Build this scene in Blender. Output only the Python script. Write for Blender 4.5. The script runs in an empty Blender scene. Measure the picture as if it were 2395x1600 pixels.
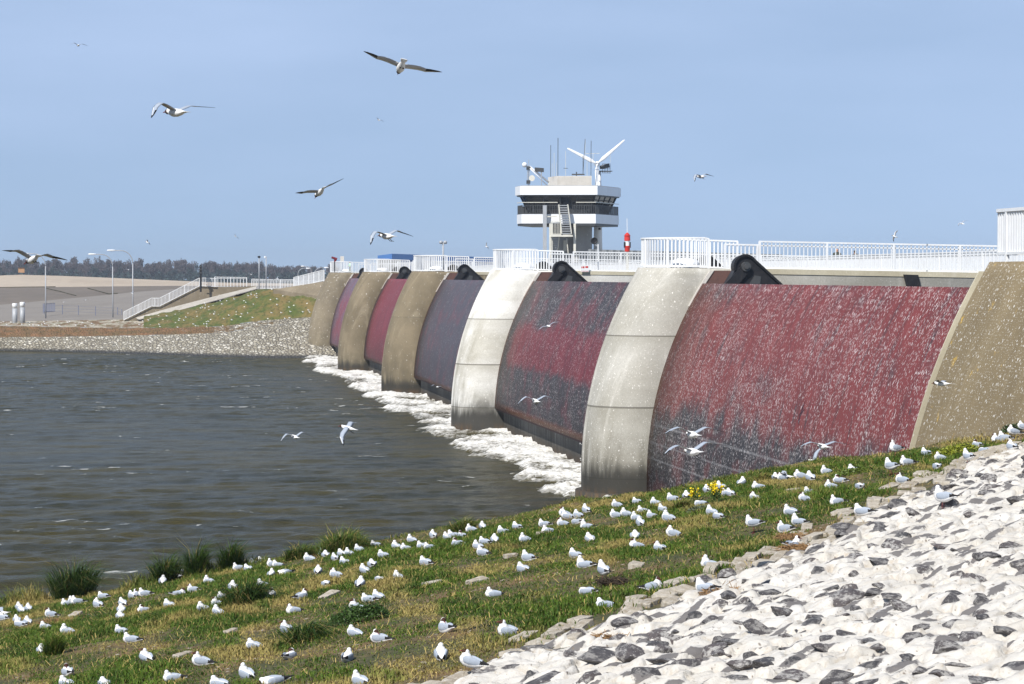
import bpy, bmesh, math, random
import numpy as np
from mathutils import Vector, Matrix
from mathutils.bvhtree import BVHTree

random.seed(7)
rng = np.random.default_rng(7)
SC = bpy.context.scene
COL = SC.collection
R = math.radians

# ------------------------------------------------------------------ camera
FPX, CX, CY, HEYE = 5714.0, 1197.5, 800.0, 9.5          # photo pixels (2395 x 1600)
YAW = math.atan((1197.5 - 351) / FPX)
PIT = math.atan((800 - 644) / FPX)
cd = bpy.data.cameras.new('camera'); cam = bpy.data.objects.new('camera', cd); COL.objects.link(cam)
cam.location = (0, 0, HEYE)
cam.rotation_euler = (math.pi / 2 - PIT, 0, -YAW)
cd.sensor_width = 36.0; cd.lens = 36.0 * FPX / 2395.0
cd.clip_start = 0.5; cd.clip_end = 9000
SC.camera = cam

# ------------------------------------------------------------------ world and sun
SUNV = Vector((-0.62, -0.74, 0.0)).normalized()
SUN_EL = R(46)
sdir = Vector((SUNV.x * math.cos(SUN_EL), SUNV.y * math.cos(SUN_EL), math.sin(SUN_EL)))
w = bpy.data.worlds.new('World'); SC.world = w; w.use_nodes = True
nt = w.node_tree; nt.nodes.clear()
wo = nt.nodes.new('ShaderNodeOutputWorld'); bg = nt.nodes.new('ShaderNodeBackground')
sky = nt.nodes.new('ShaderNodeTexSky'); sky.sky_type = 'NISHITA'; sky.sun_disc = False
sky.sun_elevation = SUN_EL
sky.sun_rotation = math.atan2(SUNV.x, SUNV.y)
sky.altitude = 0; sky.air_density = 1.0; sky.dust_density = 0.3; sky.ozone_density = 2.2
bg.inputs['Strength'].default_value = 0.085
# thin high cirrus: a faint pale veil that varies softly over the sky
tc = nt.nodes.new('ShaderNodeTexCoord'); mp = nt.nodes.new('ShaderNodeMapping')
mp.inputs['Scale'].default_value = (2.2, 2.2, 9.0)
cn = nt.nodes.new('ShaderNodeTexNoise'); cn.inputs['Scale'].default_value = 1.6; cn.inputs['Detail'].default_value = 5
cr = nt.nodes.new('ShaderNodeMapRange'); cr.inputs[1].default_value = 0.35; cr.inputs[2].default_value = 0.8
cr.inputs[3].default_value = 0.34; cr.inputs[4].default_value = 0.68
cm = nt.nodes.new('ShaderNodeMix'); cm.data_type = 'RGBA'
cm.inputs[7].default_value = (5.5, 7.0, 9.9, 1)
# clear spring air: the deep blue reaches down close to the horizon
sv_ = nt.nodes.new('ShaderNodeVectorMath'); sv_.operation = 'MULTIPLY_ADD'
sv_.inputs[1].default_value = (1, 1, 0.9); sv_.inputs[2].default_value = (0, 0, 0.15)
nz_ = nt.nodes.new('ShaderNodeVectorMath'); nz_.operation = 'NORMALIZE'
nt.links.new(tc.outputs['Generated'], sv_.inputs[0]); nt.links.new(sv_.outputs[0], nz_.inputs[0]); nt.links.new(nz_.outputs[0], sky.inputs[0])
nt.links.new(tc.outputs['Generated'], mp.inputs[0]); nt.links.new(mp.outputs[0], cn.inputs['Vector'])
# the veil thins out overhead
sx_ = nt.nodes.new('ShaderNodeSeparateXYZ'); vz = nt.nodes.new('ShaderNodeMapRange'); vm = nt.nodes.new('ShaderNodeMath'); vm.operation = 'MULTIPLY'
for i_, q_ in enumerate((0.15, 0.5, 1.2, 0.15)): vz.inputs[1 + i_].default_value = q_
vl = nt.nodes.new('ShaderNodeMapRange'); vn_ = nt.nodes.new('ShaderNodeMath'); vn_.operation = 'MINIMUM'
for i_, q_ in enumerate((0.0, 0.11, 0.80, 1.2)): vl.inputs[1 + i_].default_value = q_
nt.links.new(sx_.outputs[2], vl.inputs[0]); nt.links.new(vl.outputs[0], vn_.inputs[0]); nt.links.new(vz.outputs[0], vn_.inputs[1])
nt.links.new(tc.outputs['Generated'], sx_.inputs[0]); nt.links.new(sx_.outputs[2], vz.inputs[0])
nt.links.new(cn.outputs[0], cr.inputs[0]); nt.links.new(cr.outputs[0], vm.inputs[0]); nt.links.new(vn_.outputs[0], vm.inputs[1]); nt.links.new(vm.outputs[0], cm.inputs[0])
nt.links.new(sky.outputs[0], cm.inputs[6]); nt.links.new(cm.outputs[2], bg.inputs['Color'])
nt.links.new(bg.outputs[0], wo.inputs[0])
sl = bpy.data.lights.new('sun', 'SUN'); so = bpy.data.objects.new('sun', sl); COL.objects.link(so)
sl.energy = 4.8; sl.angle = R(0.53); sl.color = (1.0, 0.955, 0.88)
so.rotation_euler = sdir.to_track_quat('Z', 'Y').to_euler()
so.location = (-60, -30, 80)
SC.view_settings.view_transform = 'Standard'; SC.view_settings.look = 'None'
SC.view_settings.exposure = 0.28; SC.view_settings.gamma = 1.0; SC.view_settings.use_curve_mapping = False
SC.render.engine = 'CYCLES'
SC.cycles.max_bounces = 6; SC.cycles.diffuse_bounces = 3; SC.cycles.glossy_bounces = 3
SC.cycles.transparent_max_bounces = 6; SC.cycles.caustics_reflective = False; SC.cycles.caustics_refractive = False

# ------------------------------------------------------------------ helpers
_cp, _sp, _cy, _sy = math.cos(PIT), math.sin(PIT), math.cos(YAW), math.sin(YAW)
def ray(x, y):
    a, b, c = (x - CX) / FPX, 1.0, -(y - CY) / FPX
    b, c = b * _cp + c * _sp, -b * _sp + c * _cp
    return Vector((a * _cy + b * _sy, -a * _sy + b * _cy, c))
def at(x, y, Y):
    """world point seen at photo pixel x, y at distance Y along the barrage"""
    d = ray(x, y); t = Y / d.y
    return Vector((d.x * t, Y, HEYE + d.z * t))
def ath(x, y, h):
    d = ray(x, y); t = (h - HEYE) / d.z
    return Vector((d.x * t, d.y * t, h))
def pxm(Y): return FPX / Y

def tag(o, label=None, cat=None, group=None, kind=None):
    if label: o['label'] = label
    if cat: o['category'] = cat
    if group: o['group'] = group
    if kind: o['kind'] = kind
    return o
def empty(name, loc=(0, 0, 0), rz=0.0):
    o = bpy.data.objects.new(name, None); COL.objects.link(o); o.location = loc
    o.rotation_euler = (0, 0, rz); o.empty_display_size = 0.2
    return o
def link(name, me, mats=None, parent=None, loc=None, smooth=False):
    o = bpy.data.objects.new(name, me); COL.objects.link(o)
    for m in (mats or []): me.materials.append(m)
    if parent is not None: o.parent = parent
    if loc is not None: o.location = loc
    if smooth and len(me.polygons): me.polygons.foreach_set('use_smooth', [True] * len(me.polygons))
    return o
def copy_tree(o, parent=None):
    c = o.copy(); COL.objects.link(c)
    if parent is not None: c.parent = parent
    for ch in list(o.children): copy_tree(ch, c)
    return c
def vnorm(v):
    v = Vector(v); return v.normalized()

class MB:
    def __init__(s): s.v = []; s.f = []; s.m = []
    def add(s, vs, fs, mi=0):
        o = len(s.v); s.v += [tuple(v) for v in vs]; s.f += [tuple(i + o for i in f) for f in fs]; s.m += [mi] * len(fs); return s
    def box(s, a, b, mi=0):
        x0, y0, z0 = a; x1, y1, z1 = b
        return s.add([(x0,y0,z0),(x1,y0,z0),(x1,y1,z0),(x0,y1,z0),(x0,y0,z1),(x1,y0,z1),(x1,y1,z1),(x0,y1,z1)],
              [(3,2,1,0),(4,5,6,7),(0,1,5,4),(1,2,6,5),(2,3,7,6),(3,0,4,7)], mi)
    def bar(s, p, q, wd, hd, up=(0, 0, 1), mi=0):
        p, q = Vector(p), Vector(q); d = (q - p).normalized(); u = Vector(up)
        if abs(d.dot(u)) > 0.98: u = Vector((0, 1, 0))
        sx = d.cross(u).normalized() * (wd / 2); sz = sx.cross(d).normalized() * (hd / 2)
        return s.add([p - sx - sz, p + sx - sz, p + sx + sz, p - sx + sz, q - sx - sz, q + sx - sz, q + sx + sz, q - sx + sz],
              [(0,1,2,3),(7,6,5,4),(0,4,5,1),(1,5,6,2),(2,6,7,3),(3,7,4,0)], mi)
    def tube(s, pts, r, n=8, mi=0, cap=True):
        pts = [Vector(p) for p in pts]; k = len(pts)
        rr = r if isinstance(r, (list, tuple)) else [r] * k
        o = len(s.v); prev = None
        for i, p in enumerate(pts):
            d = (pts[min(i + 1, k - 1)] - pts[max(i - 1, 0)]).normalized()
            u = prev if prev is not None else (Vector((0, 0, 1)) if abs(d.z) < 0.9 else Vector((0, 1, 0)))
            sx = d.cross(u)
            if sx.length < 1e-4: sx = d.cross(Vector((1, 0, 0)))
            sx.normalize(); u2 = sx.cross(d).normalized(); prev = u2
            for j in range(n):
                a = 2 * math.pi * j / n
                s.v.append(tuple(p + sx * (math.cos(a) * rr[i]) + u2 * (math.sin(a) * rr[i])))
        for i in range(k - 1):
            for j in range(n):
                a, b = o + i * n + j, o + i * n + (j + 1) % n
                s.f.append((a, b, b + n, a + n)); s.m.append(mi)
        if cap:
            s.f.append(tuple(o + j for j in reversed(range(n)))); s.m.append(mi)
            s.f.append(tuple(o + (k - 1) * n + j for j in range(n))); s.m.append(mi)
        return s
    def lathe(s, c, prof, n=20, mi=0):
        """prof: list of (r, z)"""
        c = Vector(c); o = len(s.v)
        for r, z in prof:
            for j in range(n):
                a = 2 * math.pi * j / n
                s.v.append((c.x + r * math.cos(a), c.y + r * math.sin(a), c.z + z))
        for i in range(len(prof) - 1):
            for j in range(n):
                a, b = o + i * n + j, o + i * n + (j + 1) % n
                s.f.append((a, b, b + n, a + n)); s.m.append(mi)
        s.f.append(tuple(o + j for j in reversed(range(n)))); s.m.append(mi)
        s.f.append(tuple(o + (len(prof) - 1) * n + j for j in range(n))); s.m.append(mi)
        return s
    def prism(s, outline, off, mi=0):
        """closed outline of 3-D points extruded by the vector off"""
        n = len(outline); off = Vector(off)
        a = [Vector(p) for p in outline]
        return s.add(a + [p + off for p in a],
              [tuple(reversed(range(n))), tuple(range(n, 2 * n))] + [(i, (i + 1) % n, n + (i + 1) % n, n + i) for i in range(n)], mi)
    def build(s, name, mats, parent=None, smooth=False, loc=None):
        me = bpy.data.meshes.new(name); me.from_pydata(s.v, [], s.f)
        ml = mats if isinstance(mats, (list, tuple)) else [mats]
        o = link(name, me, ml, parent, loc, smooth)
        if len(ml) > 1: me.polygons.foreach_set('material_index', s.m)
        bm = bmesh.new(); bm.from_mesh(me); bmesh.ops.recalc_face_normals(bm, faces=bm.faces); bm.to_mesh(me); bm.free()
        return o

def grid_mesh(name, P, mask=None, mats=None, smooth=True):
    """P: (n, m, 3) array of points; mask (n-1, m-1) of quads kept"""
    n, m = P.shape[:2]
    idx = np.arange(n * m).reshape(n, m)
    q = np.stack([idx[:-1, :-1], idx[1:, :-1], idx[1:, 1:], idx[:-1, 1:]], -1)
    q = q[mask] if mask is not None else q.reshape(-1, 4)
    used = np.unique(q); re = np.full(n * m, -1, np.int64); re[used] = np.arange(len(used))
    return raw_mesh(name, P.reshape(-1, 3)[used], re[q], mats, smooth), used
def raw_mesh(name, V, F, mats=None, smooth=True):
    me = bpy.data.meshes.new(name)
    k = F.shape[1]
    me.vertices.add(len(V)); me.vertices.foreach_set('co', np.ascontiguousarray(V, np.float32).ravel())
    me.loops.add(F.size); me.loops.foreach_set('vertex_index', np.ascontiguousarray(F, np.int32).ravel())
    me.polygons.add(len(F)); me.polygons.foreach_set('loop_start', np.arange(0, F.size, k, dtype=np.int32))
    me.polygons.foreach_set('loop_total', np.full(len(F), k, np.int32))
    me.update(calc_edges=True); me.validate()
    if smooth: me.polygons.foreach_set('use_smooth', np.ones(len(me.polygons), bool))
    return link(name, me, mats or [])
def attr(o, name, data):
    a = o.data.attributes.new(name, 'FLOAT', 'POINT'); a.data.foreach_set('value', np.ascontiguousarray(data, np.float32))

def _h(i, j, s):
    n = (i.astype(np.int64) * 374761393 + j.astype(np.int64) * 668265263 + s * 1442695041) & 0x7fffffff
    n = ((n ^ (n >> 13)) * 1274126177) & 0x7fffffff
    return ((n ^ (n >> 16)) & 0xffff) / 65535.0
def vn(x, y, s=0):
    xi, yi = np.floor(x), np.floor(y); fx, fy = x - xi, y - yi
    fx, fy = fx * fx * (3 - 2 * fx), fy * fy * (3 - 2 * fy)
    a, b, c, d = _h(xi, yi, s), _h(xi + 1, yi, s), _h(xi, yi + 1, s), _h(xi + 1, yi + 1, s)
    return (a * (1 - fx) + b * fx) * (1 - fy) + (c * (1 - fx) + d * fx) * fy
def fbm(x, y, o=4, s=0, g=0.5):
    t, a, n = 0, 1.0, 0
    for k in range(o):
        t = t + a * vn(x * 2 ** k, y * 2 ** k, s + k * 17); n += a; a *= g
    return t / n

# ------------------------------------------------------------------ materials
class NT:
    """small wrapper for building node trees"""
    def __init__(s, name):
        s.m = bpy.data.materials.new(name); s.m.use_nodes = True; s.t = s.m.node_tree
        s.b = s.t.nodes['Principled BSDF']; s._o = None
    def n(s, typ, **kw):
        x = s.t.nodes.new(typ)
        for k, v in kw.items(): setattr(x, k, v)
        return x
    def l(s, a, b): s.t.links.new(a, b); return s
    def pos(s):
        if s._o is None: s._o = s.n('ShaderNodeTexCoord').outputs['Object']
        return s._o
    def sep(s, v):
        x = s.n('ShaderNodeSeparateXYZ'); s.l(v, x.inputs[0]); return x.outputs
    def comb(s, x, y, z=0.0):
        c = s.n('ShaderNodeCombineXYZ')
        for i, v in enumerate((x, y, z)):
            if isinstance(v, (int, float)): c.inputs[i].default_value = v
            else: s.l(v, c.inputs[i])
        return c.outputs[0]
    def map(s, v, scale=(1, 1, 1), loc=(0, 0, 0), rot=(0, 0, 0)):
        x = s.n('ShaderNodeMapping'); x.inputs['Scale'].default_value = scale; x.inputs['Location'].default_value = loc
        x.inputs['Rotation'].default_value = rot; s.l(v, x.inputs[0]); return x.outputs[0]
    def noise(s, v, sc=1.0, det=4.0, rough=0.55, dist=0.0):
        x = s.n('ShaderNodeTexNoise'); x.inputs['Scale'].default_value = sc; x.inputs['Detail'].default_value = det
        x.inputs['Roughness'].default_value = rough; x.inputs['Distortion'].default_value = dist
        s.l(v, x.inputs['Vector']); return x.outputs[0]
    def voro(s, v, sc=1.0, feat='F1'):
        x = s.n('ShaderNodeTexVoronoi', feature=feat); x.inputs['Scale'].default_value = sc
        s.l(v, x.inputs['Vector']); return x.outputs
    def rng(s, v, a, b, c=0.0, d=1.0, smooth=False):
        x = s.n('ShaderNodeMapRange'); x.clamp = True
        if smooth: x.interpolation_type = 'SMOOTHSTEP'
        for i, q in enumerate((a, b, c, d)): x.inputs[1 + i].default_value = q
        s.l(v, x.inputs[0]); return x.outputs[0]
    def math(s, op, a, b=None):
        x = s.n('ShaderNodeMath', operation=op)
        for i, v in enumerate((a, b)):
            if v is None: continue
            if isinstance(v, (int, float)): x.inputs[i].default_value = v
            else: s.l(v, x.inputs[i])
        return x.outputs[0]
    def mix(s, f, a, b):
        x = s.n('ShaderNodeMix', data_type='RGBA')
        for i, v in ((0, f), (6, a), (7, b)):
            if isinstance(v, (int, float)): x.inputs[i].default_value = v
            elif isinstance(v, tuple): x.inputs[i].default_value = (*v, 1) if len(v) == 3 else v
            else: s.l(v, x.inputs[i])
        return x.outputs[2]
    def attr(s, name):
        return s.n('ShaderNodeAttribute', attribute_name=name).outputs['Fac']
    def rand(s): return s.n('ShaderNodeObjectInfo').outputs['Random']
    def bump(s, h, strength=0.3, dist=0.02):
        x = s.n('ShaderNodeBump'); x.inputs['Strength'].default_value = strength; x.inputs['Distance'].default_value = dist
        s.l(h, x.inputs['Height']); s.l(x.outputs[0], s.b.inputs['Normal'])
    def done(s, col=None, rough=0.7, metal=0.0, spec=None):
        if col is not None:
            if isinstance(col, tuple): s.b.inputs['Base Color'].default_value = (*col, 1)
            else: s.l(col, s.b.inputs['Base Color'])
        if isinstance(rough, (int, float)): s.b.inputs['Roughness'].default_value = rough
        else: s.l(rough, s.b.inputs['Roughness'])
        s.b.inputs['Metallic'].default_value = metal
        if spec is not None: s.b.inputs['Specular IOR Level'].default_value = spec
        return s.m

def painted(name, col, rough=0.5, wear=(0.25, 0.2, 0.17), amount=0.12, sc=3.0):
    k = NT(name); n = k.noise(k.pos(), sc, 6, 0.65); n2 = k.noise(k.map(k.pos(), (9, 9, 1.2)), 1.0, 3)
    c = k.mix(k.rng(n, 0.45, 0.75, 0, amount), col, wear)
    c = k.mix(k.rng(n2, 0.55, 0.8, 0, amount), c, wear)
    return k.done(c, rough)

def concrete(name, base, dark, light, tide=None, seams=(), streak=0.5, speck=0.25, lichen=0.0, white=0.0, spk=1.0):
    k = NT(name); p = k.pos(); xyz = k.sep(p)
    v = k.comb(k.math('ADD', k.math('MULTIPLY', xyz[1], 1.0), k.math('MULTIPLY', xyz[0], 0.3)), xyz[2])
    st = k.noise(k.map(v, (2.6, 0.16, 1)), 1.0, 5, 0.6)
    st2 = k.noise(k.map(v, (5.2, 0.35, 1), (3, 9, 0)), 1.0, 4, 0.6)
    big = k.noise(p, 0.35, 4, 0.6); fine = k.noise(p, 14.0, 4, 0.7)
    c = k.mix(k.rng(big, 0.3, 0.7), base, dark)
    c = k.mix(k.rng(st, 0.52, 0.72, 0, streak), c, dark)
    c = k.mix(k.rng(st2, 0.56, 0.74, 0, streak * 0.8), c, light)
    if white > 0:
        c = k.mix(k.rng(k.noise(k.map(v, (0.8, 0.3, 1), (11, 2, 0)), 1.0, 5, 0.62), 0.34, 0.6, white, 0.15), c, (0.86, 0.86, 0.84))
    alg = k.math('ADD', xyz[2], k.math('MULTIPLY', k.math('SUBTRACT', st2, 0.5), 7.0))
    c = k.mix(k.rng(alg, .6, 3.2, .5 if tide else 0, 0, True), c, (0.10, 0.088, 0.058))
    c = k.mix(k.rng(fine, 0.4, 0.75, 0, 0.28), c, tuple(q * 0.6 for q in dark))
    for sc_, th_ in ((7.0, .5), (13.0, .42), (22.0, .3)):
        vo = k.voro(k.map(p, (1, 1, .7), (sc_, 0, 0)), sc_ * spk); pk = k.sep(vo[1])
        c = k.mix(k.math('MULTIPLY', k.math('MULTIPLY', k.math('LESS_THAN', vo[0], k.math('MULTIPLY', pk[1], .36)), k.math('LESS_THAN', pk[0], th_ * min(1.0, speck * 1.2))), k.rng(pk[2], 0, 1, .35, .95)), c, (0.80, 0.785, 0.74))
    if lichen > 0:
        c = k.mix(k.math('MULTIPLY', k.rng(k.noise(p, 0.9, 5, 0.7), 0.6, 0.68), k.rng(k.noise(p, 7, 3), 0.4, 0.55, 0, lichen)), c, (0.52, 0.33, 0.05))
    for z, wd in seams:
        c = k.mix(k.rng(k.math('ABSOLUTE', k.math('SUBTRACT', xyz[2], z)), wd * 0.5, wd, 0.75, 0), c, (0.06, 0.055, 0.045))
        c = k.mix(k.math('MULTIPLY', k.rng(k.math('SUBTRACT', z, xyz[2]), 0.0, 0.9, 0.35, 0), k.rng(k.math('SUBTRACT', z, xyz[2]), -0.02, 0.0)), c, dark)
    if tide:
        zz = k.math('ADD', xyz[2], k.math('MULTIPLY', k.math('SUBTRACT', st2, 0.5), 1.6))
        c = k.mix(k.rng(zz, tide[0], tide[1], 0.93, 0, True), c, (0.022, 0.021, 0.017))
        c = k.mix(k.math('MULTIPLY', k.rng(xyz[2], 0.1, 0.7, 0.7, 0, True), k.rng(st2, 0.42, 0.60)), c, (0.12, 0.068, 0.028))
    k.bump(fine, 0.25, 0.02)
    return k.done(c, 0.85)

def gate_mat(name, red, slate, bands, thr, drops=0.5, rust_z=None, seed=0.0, lines=(), far=None):
    """weathered painted steel: bands = [(z, redness)] up the gate, drops = amount of bird droppings"""
    k = NT(name); p = k.pos(); xyz = k.sep(p)
    v = k.comb(xyz[1], xyz[2]); v = k.map(v, (1, 1, 1), (seed * 13.1, seed * 3.7, 0))
    big = k.noise(k.map(v, (0.16, 0.30, 1)), 1.0, 5, 0.62); stk = k.noise(k.map(v, (1.9, 0.26, 1)), 1.0, 5, 0.65)
    med = k.noise(k.map(v, (0.7, 0.45, 1), (4, 1, 0)), 1.0, 5, 0.65)
    ramp = k.n('ShaderNodeValToRGB'); el = ramp.color_ramp.elements
    while len(el) < len(bands): el.new(0.5)
    for e, (z, a) in zip(el, bands): e.position = z / 10.0; e.color = (a, a, a, 1)
    k.l(k.math('DIVIDE', xyz[2], 10.0), ramp.inputs[0])
    s = k.math('ADD', ramp.outputs[0], k.math('MULTIPLY', k.math('SUBTRACT', big, 0.5), 1.1))
    s = k.math('ADD', s, k.math('MULTIPLY', k.math('SUBTRACT', stk, 0.5), 0.75))
    s = k.math('ADD', s, k.math('MULTIPLY', k.math('SUBTRACT', med, 0.5), 1.0))
    ed = k.math('SUBTRACT', far, xyz[1])
    if rust_z is not None: s = k.math('SUBTRACT', s, k.rng(ed, 1.0, 3.2, 0.75, 0))
    c = k.mix(k.rng(s, thr - 0.14, thr + 0.2), slate, red)
    c = k.mix(k.rng(stk, 0.5, 0.72, 0, 0.6), c, tuple(q * 0.45 for q in slate))
    c = k.mix(k.rng(k.noise(k.map(v, (5.5, .3, 1), (9, 2, 0)), 1.0, 4, .6), 0.54, 0.7, 0, 0.5), c, (0.11, 0.045, 0.03))
    c = k.mix(k.rng(xyz[2], 1.0, 4.2, .6, 0), c, tuple(q * 0.5 for q in slate))
    c = k.mix(k.rng(med, 0.55, 0.8, 0, 0.35), c, tuple(0.5 * (a + b) + 0.02 for a, b in zip(red, slate)))
    pt = k.noise(k.map(v, (1.5, .42, 1), (21, 4, 0)), 1.0, 6, .68)
    c = k.mix(k.rng(pt, .55, .66, 0, .8), c, tuple(q * 1.1 for q in slate))
    c = k.mix(k.rng(k.noise(k.map(v, (.5, .6, 1), (2, 7, 0)), 1.0, 5, .6), .5, .68, 0, .4), c, tuple(q * 1.35 + .004 for q in red))
    fine = k.noise(v, 6.0, 4, 0.7)
    c = k.mix(k.rng(fine, 0.45, 0.8, 0, 0.25), c, tuple(q * 1.7 + 0.02 for q in slate))
    for z, wd in lines:
        c = k.mix(k.rng(k.math('ABSOLUTE', k.math('SUBTRACT', xyz[2], z)), wd * 0.3, wd, 0.38, 0), c, (0.3, 0.3, 0.31))
    sm_ = k.math('ABSOLUTE', k.math('SUBTRACT', k.math('FRACT', k.math('DIVIDE', k.math('ADD', xyz[1], seed), 4.7)), 0.5))
    c = k.mix(k.rng(sm_, 0.004, 0.009, .5, 0), c, tuple(q * 0.4 for q in slate))
    if rust_z is not None:
        zz = k.math('ADD', xyz[2], k.math('MULTIPLY', k.math('SUBTRACT', stk, 0.5), 0.25))
        c = k.mix(k.rng(zz, rust_z + 0.12, rust_z + 0.5, 0.85, 0), c, (0.17, 0.055, 0.018))
    c = k.mix(k.math('MULTIPLY', k.rng(ed, 0.25, 0.9, .85, 0), k.rng(med, .36, .58)), c, (0.20, 0.075, 0.035))
    dens = k.noise(k.map(v, (0.35, 0.4, 1), (7, 5, 0)), 1.0, 3)
    for sc, (sx, sz), th in ((1.0, (8.5, 2.6), 0.19), (1.0, (15, 4.6), 0.25), (1.0, (17, 5.2), 0.26), (1.0, (26, 9), 0.30), (1.0, (5.5, 0.7), 0.08)):
        wv = k.math('MULTIPLY', k.math('SUBTRACT', k.noise(v, 1.3, 2), 0.5), 0.16)
        vv = k.comb(k.math('ADD', k.sep(v)[0], wv), k.sep(v)[1])
        vo = k.voro(k.map(vv, (sx, sz, 1), (sx, sz * 3, 0)), sc); pk = k.sep(vo[1])
        lim = k.math('ADD', k.rng(dens, 0.3, 0.7, 0.12 * drops, 0.95 * drops), 0.0)
        on = k.math('LESS_THAN', pk[0], lim)
        size = k.math('MULTIPLY', k.rng(pk[1], 0, 1, 0.45, 1.0), th)
        hit = k.math('LESS_THAN', vo[0], size)
        c = k.mix(k.math('MULTIPLY', k.math('MULTIPLY', on, hit), k.rng(pk[2], 0, 1, 0.55, 0.95)), c, (0.74, 0.70, 0.69))
    k.bump(fine, 0.12, 0.01)
    return k.done(c, k.rng(fine, 0.3, 0.8, 0.45, 0.65), 0.0, 0.22)

WHITE_PAINT = painted('white_railing_paint', (0.80, 0.82, 0.84), 0.45, (0.42, 0.38, 0.34), 0.22, 2.0)
BLACK_STEEL = painted('black_tarred_steel', (0.007, 0.008, 0.011), 0.55, (0.05, 0.045, 0.045), 0.3, 4.0)
DARK_STEEL = painted('dark_steel', (0.05, 0.055, 0.06), 0.5, (0.12, 0.1, 0.09), 0.3, 5.0)
GALV = painted('galvanised_steel', (0.36, 0.38, 0.41), 0.45, (0.2, 0.2, 0.2), 0.3, 1.5)
PALE_STEEL = painted('pale_painted_steel', (0.62, 0.61, 0.55), 0.5, (0.3, 0.27, 0.22), 0.3, 1.5)
RUST_SEAL = painted('rusty_seal_plate', (0.13, 0.065, 0.055), 0.7, (0.05, 0.035, 0.03), 0.5, 3.0)
PALE_SEAL = painted('pale_seal_strip', (0.62, 0.59, 0.55), 0.7, (0.25, 0.2, 0.16), 0.5, 3.0)
RED_PAINT = painted('red_beacon_paint', (0.55, 0.035, 0.025), 0.4, (0.25, 0.03, 0.02), 0.2, 3.0)
TOWER_WHITE = painted('tower_white_cladding', (0.80, 0.82, 0.85), 0.4, (0.4, 0.38, 0.36), 0.15, 0.6)
GREY_CONC = concrete('tower_concrete', (0.38, 0.385, 0.39), (0.27, 0.27, 0.27), (0.46, 0.46, 0.45), None, (), 0.4, 0.05)
BOX_BEIGE = painted('beige_corrugated_panel', (0.66, 0.63, 0.58), 0.6, (0.3, 0.28, 0.24), 0.25, 1.0)
GLASS = NT('dark_window_glass').done((0.012, 0.016, 0.022), 0.06, 0.0, 0.6)
BLUE_SHEET = painted('blue_sheet_cladding', (0.035, 0.16, 0.52), 0.45, (0.03, 0.09, 0.3), 0.3, 0.6)
# ------------------------------------------------------------------ setting: water
def settle(root, loc):
    loc = Vector(loc); root.location = loc
    for c in root.children: c.location = Vector(c.location) - loc
    return root

def waves(X, Y):
    z = np.zeros_like(X); r = np.random.default_rng(3)
    for k in range(46):
        L = 0.55 * 1.065 ** k if k < 34 else r.uniform(2.5, 6.0)
        th = r.normal(1.62, 0.42)                       # crests run roughly across the view
        kk = 2 * math.pi / L
        A = 0.0088 * L ** 0.42 * r.uniform(0.5, 1.2)
        z += A * np.sin(kk * (X * math.cos(th) + Y * math.sin(th)) + r.uniform(0, 6.28) + 1.3 * vn(X / (3 * L), Y / (3 * L), k))
    return z
ys = np.concatenate([np.arange(50, 130, 0.22), np.arange(130, 312, 0.34)])
xs = np.concatenate([np.arange(-40, -22, 0.5), np.arange(-22, 24.01, 0.22)])
gx, gy = np.meshgrid(xs, ys, indexing='ij')
amp = np.clip(fbm(gx / 30, gy / 45, 3, 5) * 1.6, 0.35, 1.2)
gz = waves(gx, gy) * amp
near = np.clip((gx - 13.5) / 4, 0, 1)
wk = NT('estuary_water'); p = wk.pos()
n1 = wk.noise(wk.map(p, (0.55, 1.5, 1)), 2.0, 5, 0.6); n2 = wk.noise(wk.map(p, (1.3, 3.0, 1)), 3.2, 5, 0.68)
hb = wk.math('ADD', wk.math('MULTIPLY', n1, 1.0), wk.math('MULTIPLY', n2, 1.0))
mud = wk.rng(wk.noise(wk.map(p, (0.12, 0.35, 1)), 1.0, 4, 0.6), 0.38, 0.66)
wc = wk.mix(mud, (0.036, 0.037, 0.021), (0.064, 0.054, 0.014))
cap = wk.attr('cap')
fl = wk.noise(wk.map(p, (1.6, 9.0, 1)), 1.6, 5, 0.75)
capm = wk.rng(wk.math('ADD', cap, wk.math('MULTIPLY', wk.math('SUBTRACT', fl, 0.5), 1.6)), 0.72, 0.95)
wc = wk.mix(capm, wc, (0.75, 0.76, 0.74))
wk.bump(hb, 0.9, 0.15)
WATER = wk.done(wc, wk.rng(capm, 0, 1, 0.25, 0.7), 0.0, 0.17)
wk.b.inputs['IOR'].default_value = 1.33
cr_ = fbm(gx / 0.9, gy / 0.4, 3, 21) * 0.6 + fbm(gx / 4, gy / 7, 3, 31) * 0.4
cap_ = .96 * np.clip((cr_ - 0.615) / 0.10, 0, 1) * np.clip((gz / (np.std(gz) * 1.2)) + 0.3, 0, 1)
o, used = grid_mesh('water', np.stack([gx, gy, gz * (1 - 0.3 * near)], -1), None, [WATER])
attr(o, 'cap', cap_.ravel()[used]); tag(o, kind='structure')
mb = MB()
for a, b in (((-900, 40, 0), (-40, 312, 0)), ((-40, -200, 0), (60, 50, 0)), ((24, 50, 0), (60, 312, 0)), ((-900, -200, 0), (-40, 40, 0))):
    mb.add([(a[0], a[1], -0.02), (b[0], a[1], -0.02), (b[0], b[1], -0.02), (a[0], b[1], -0.02)], [(0, 1, 2, 3)])
o = mb.build('water', WATER); tag(o, kind='structure')

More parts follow.
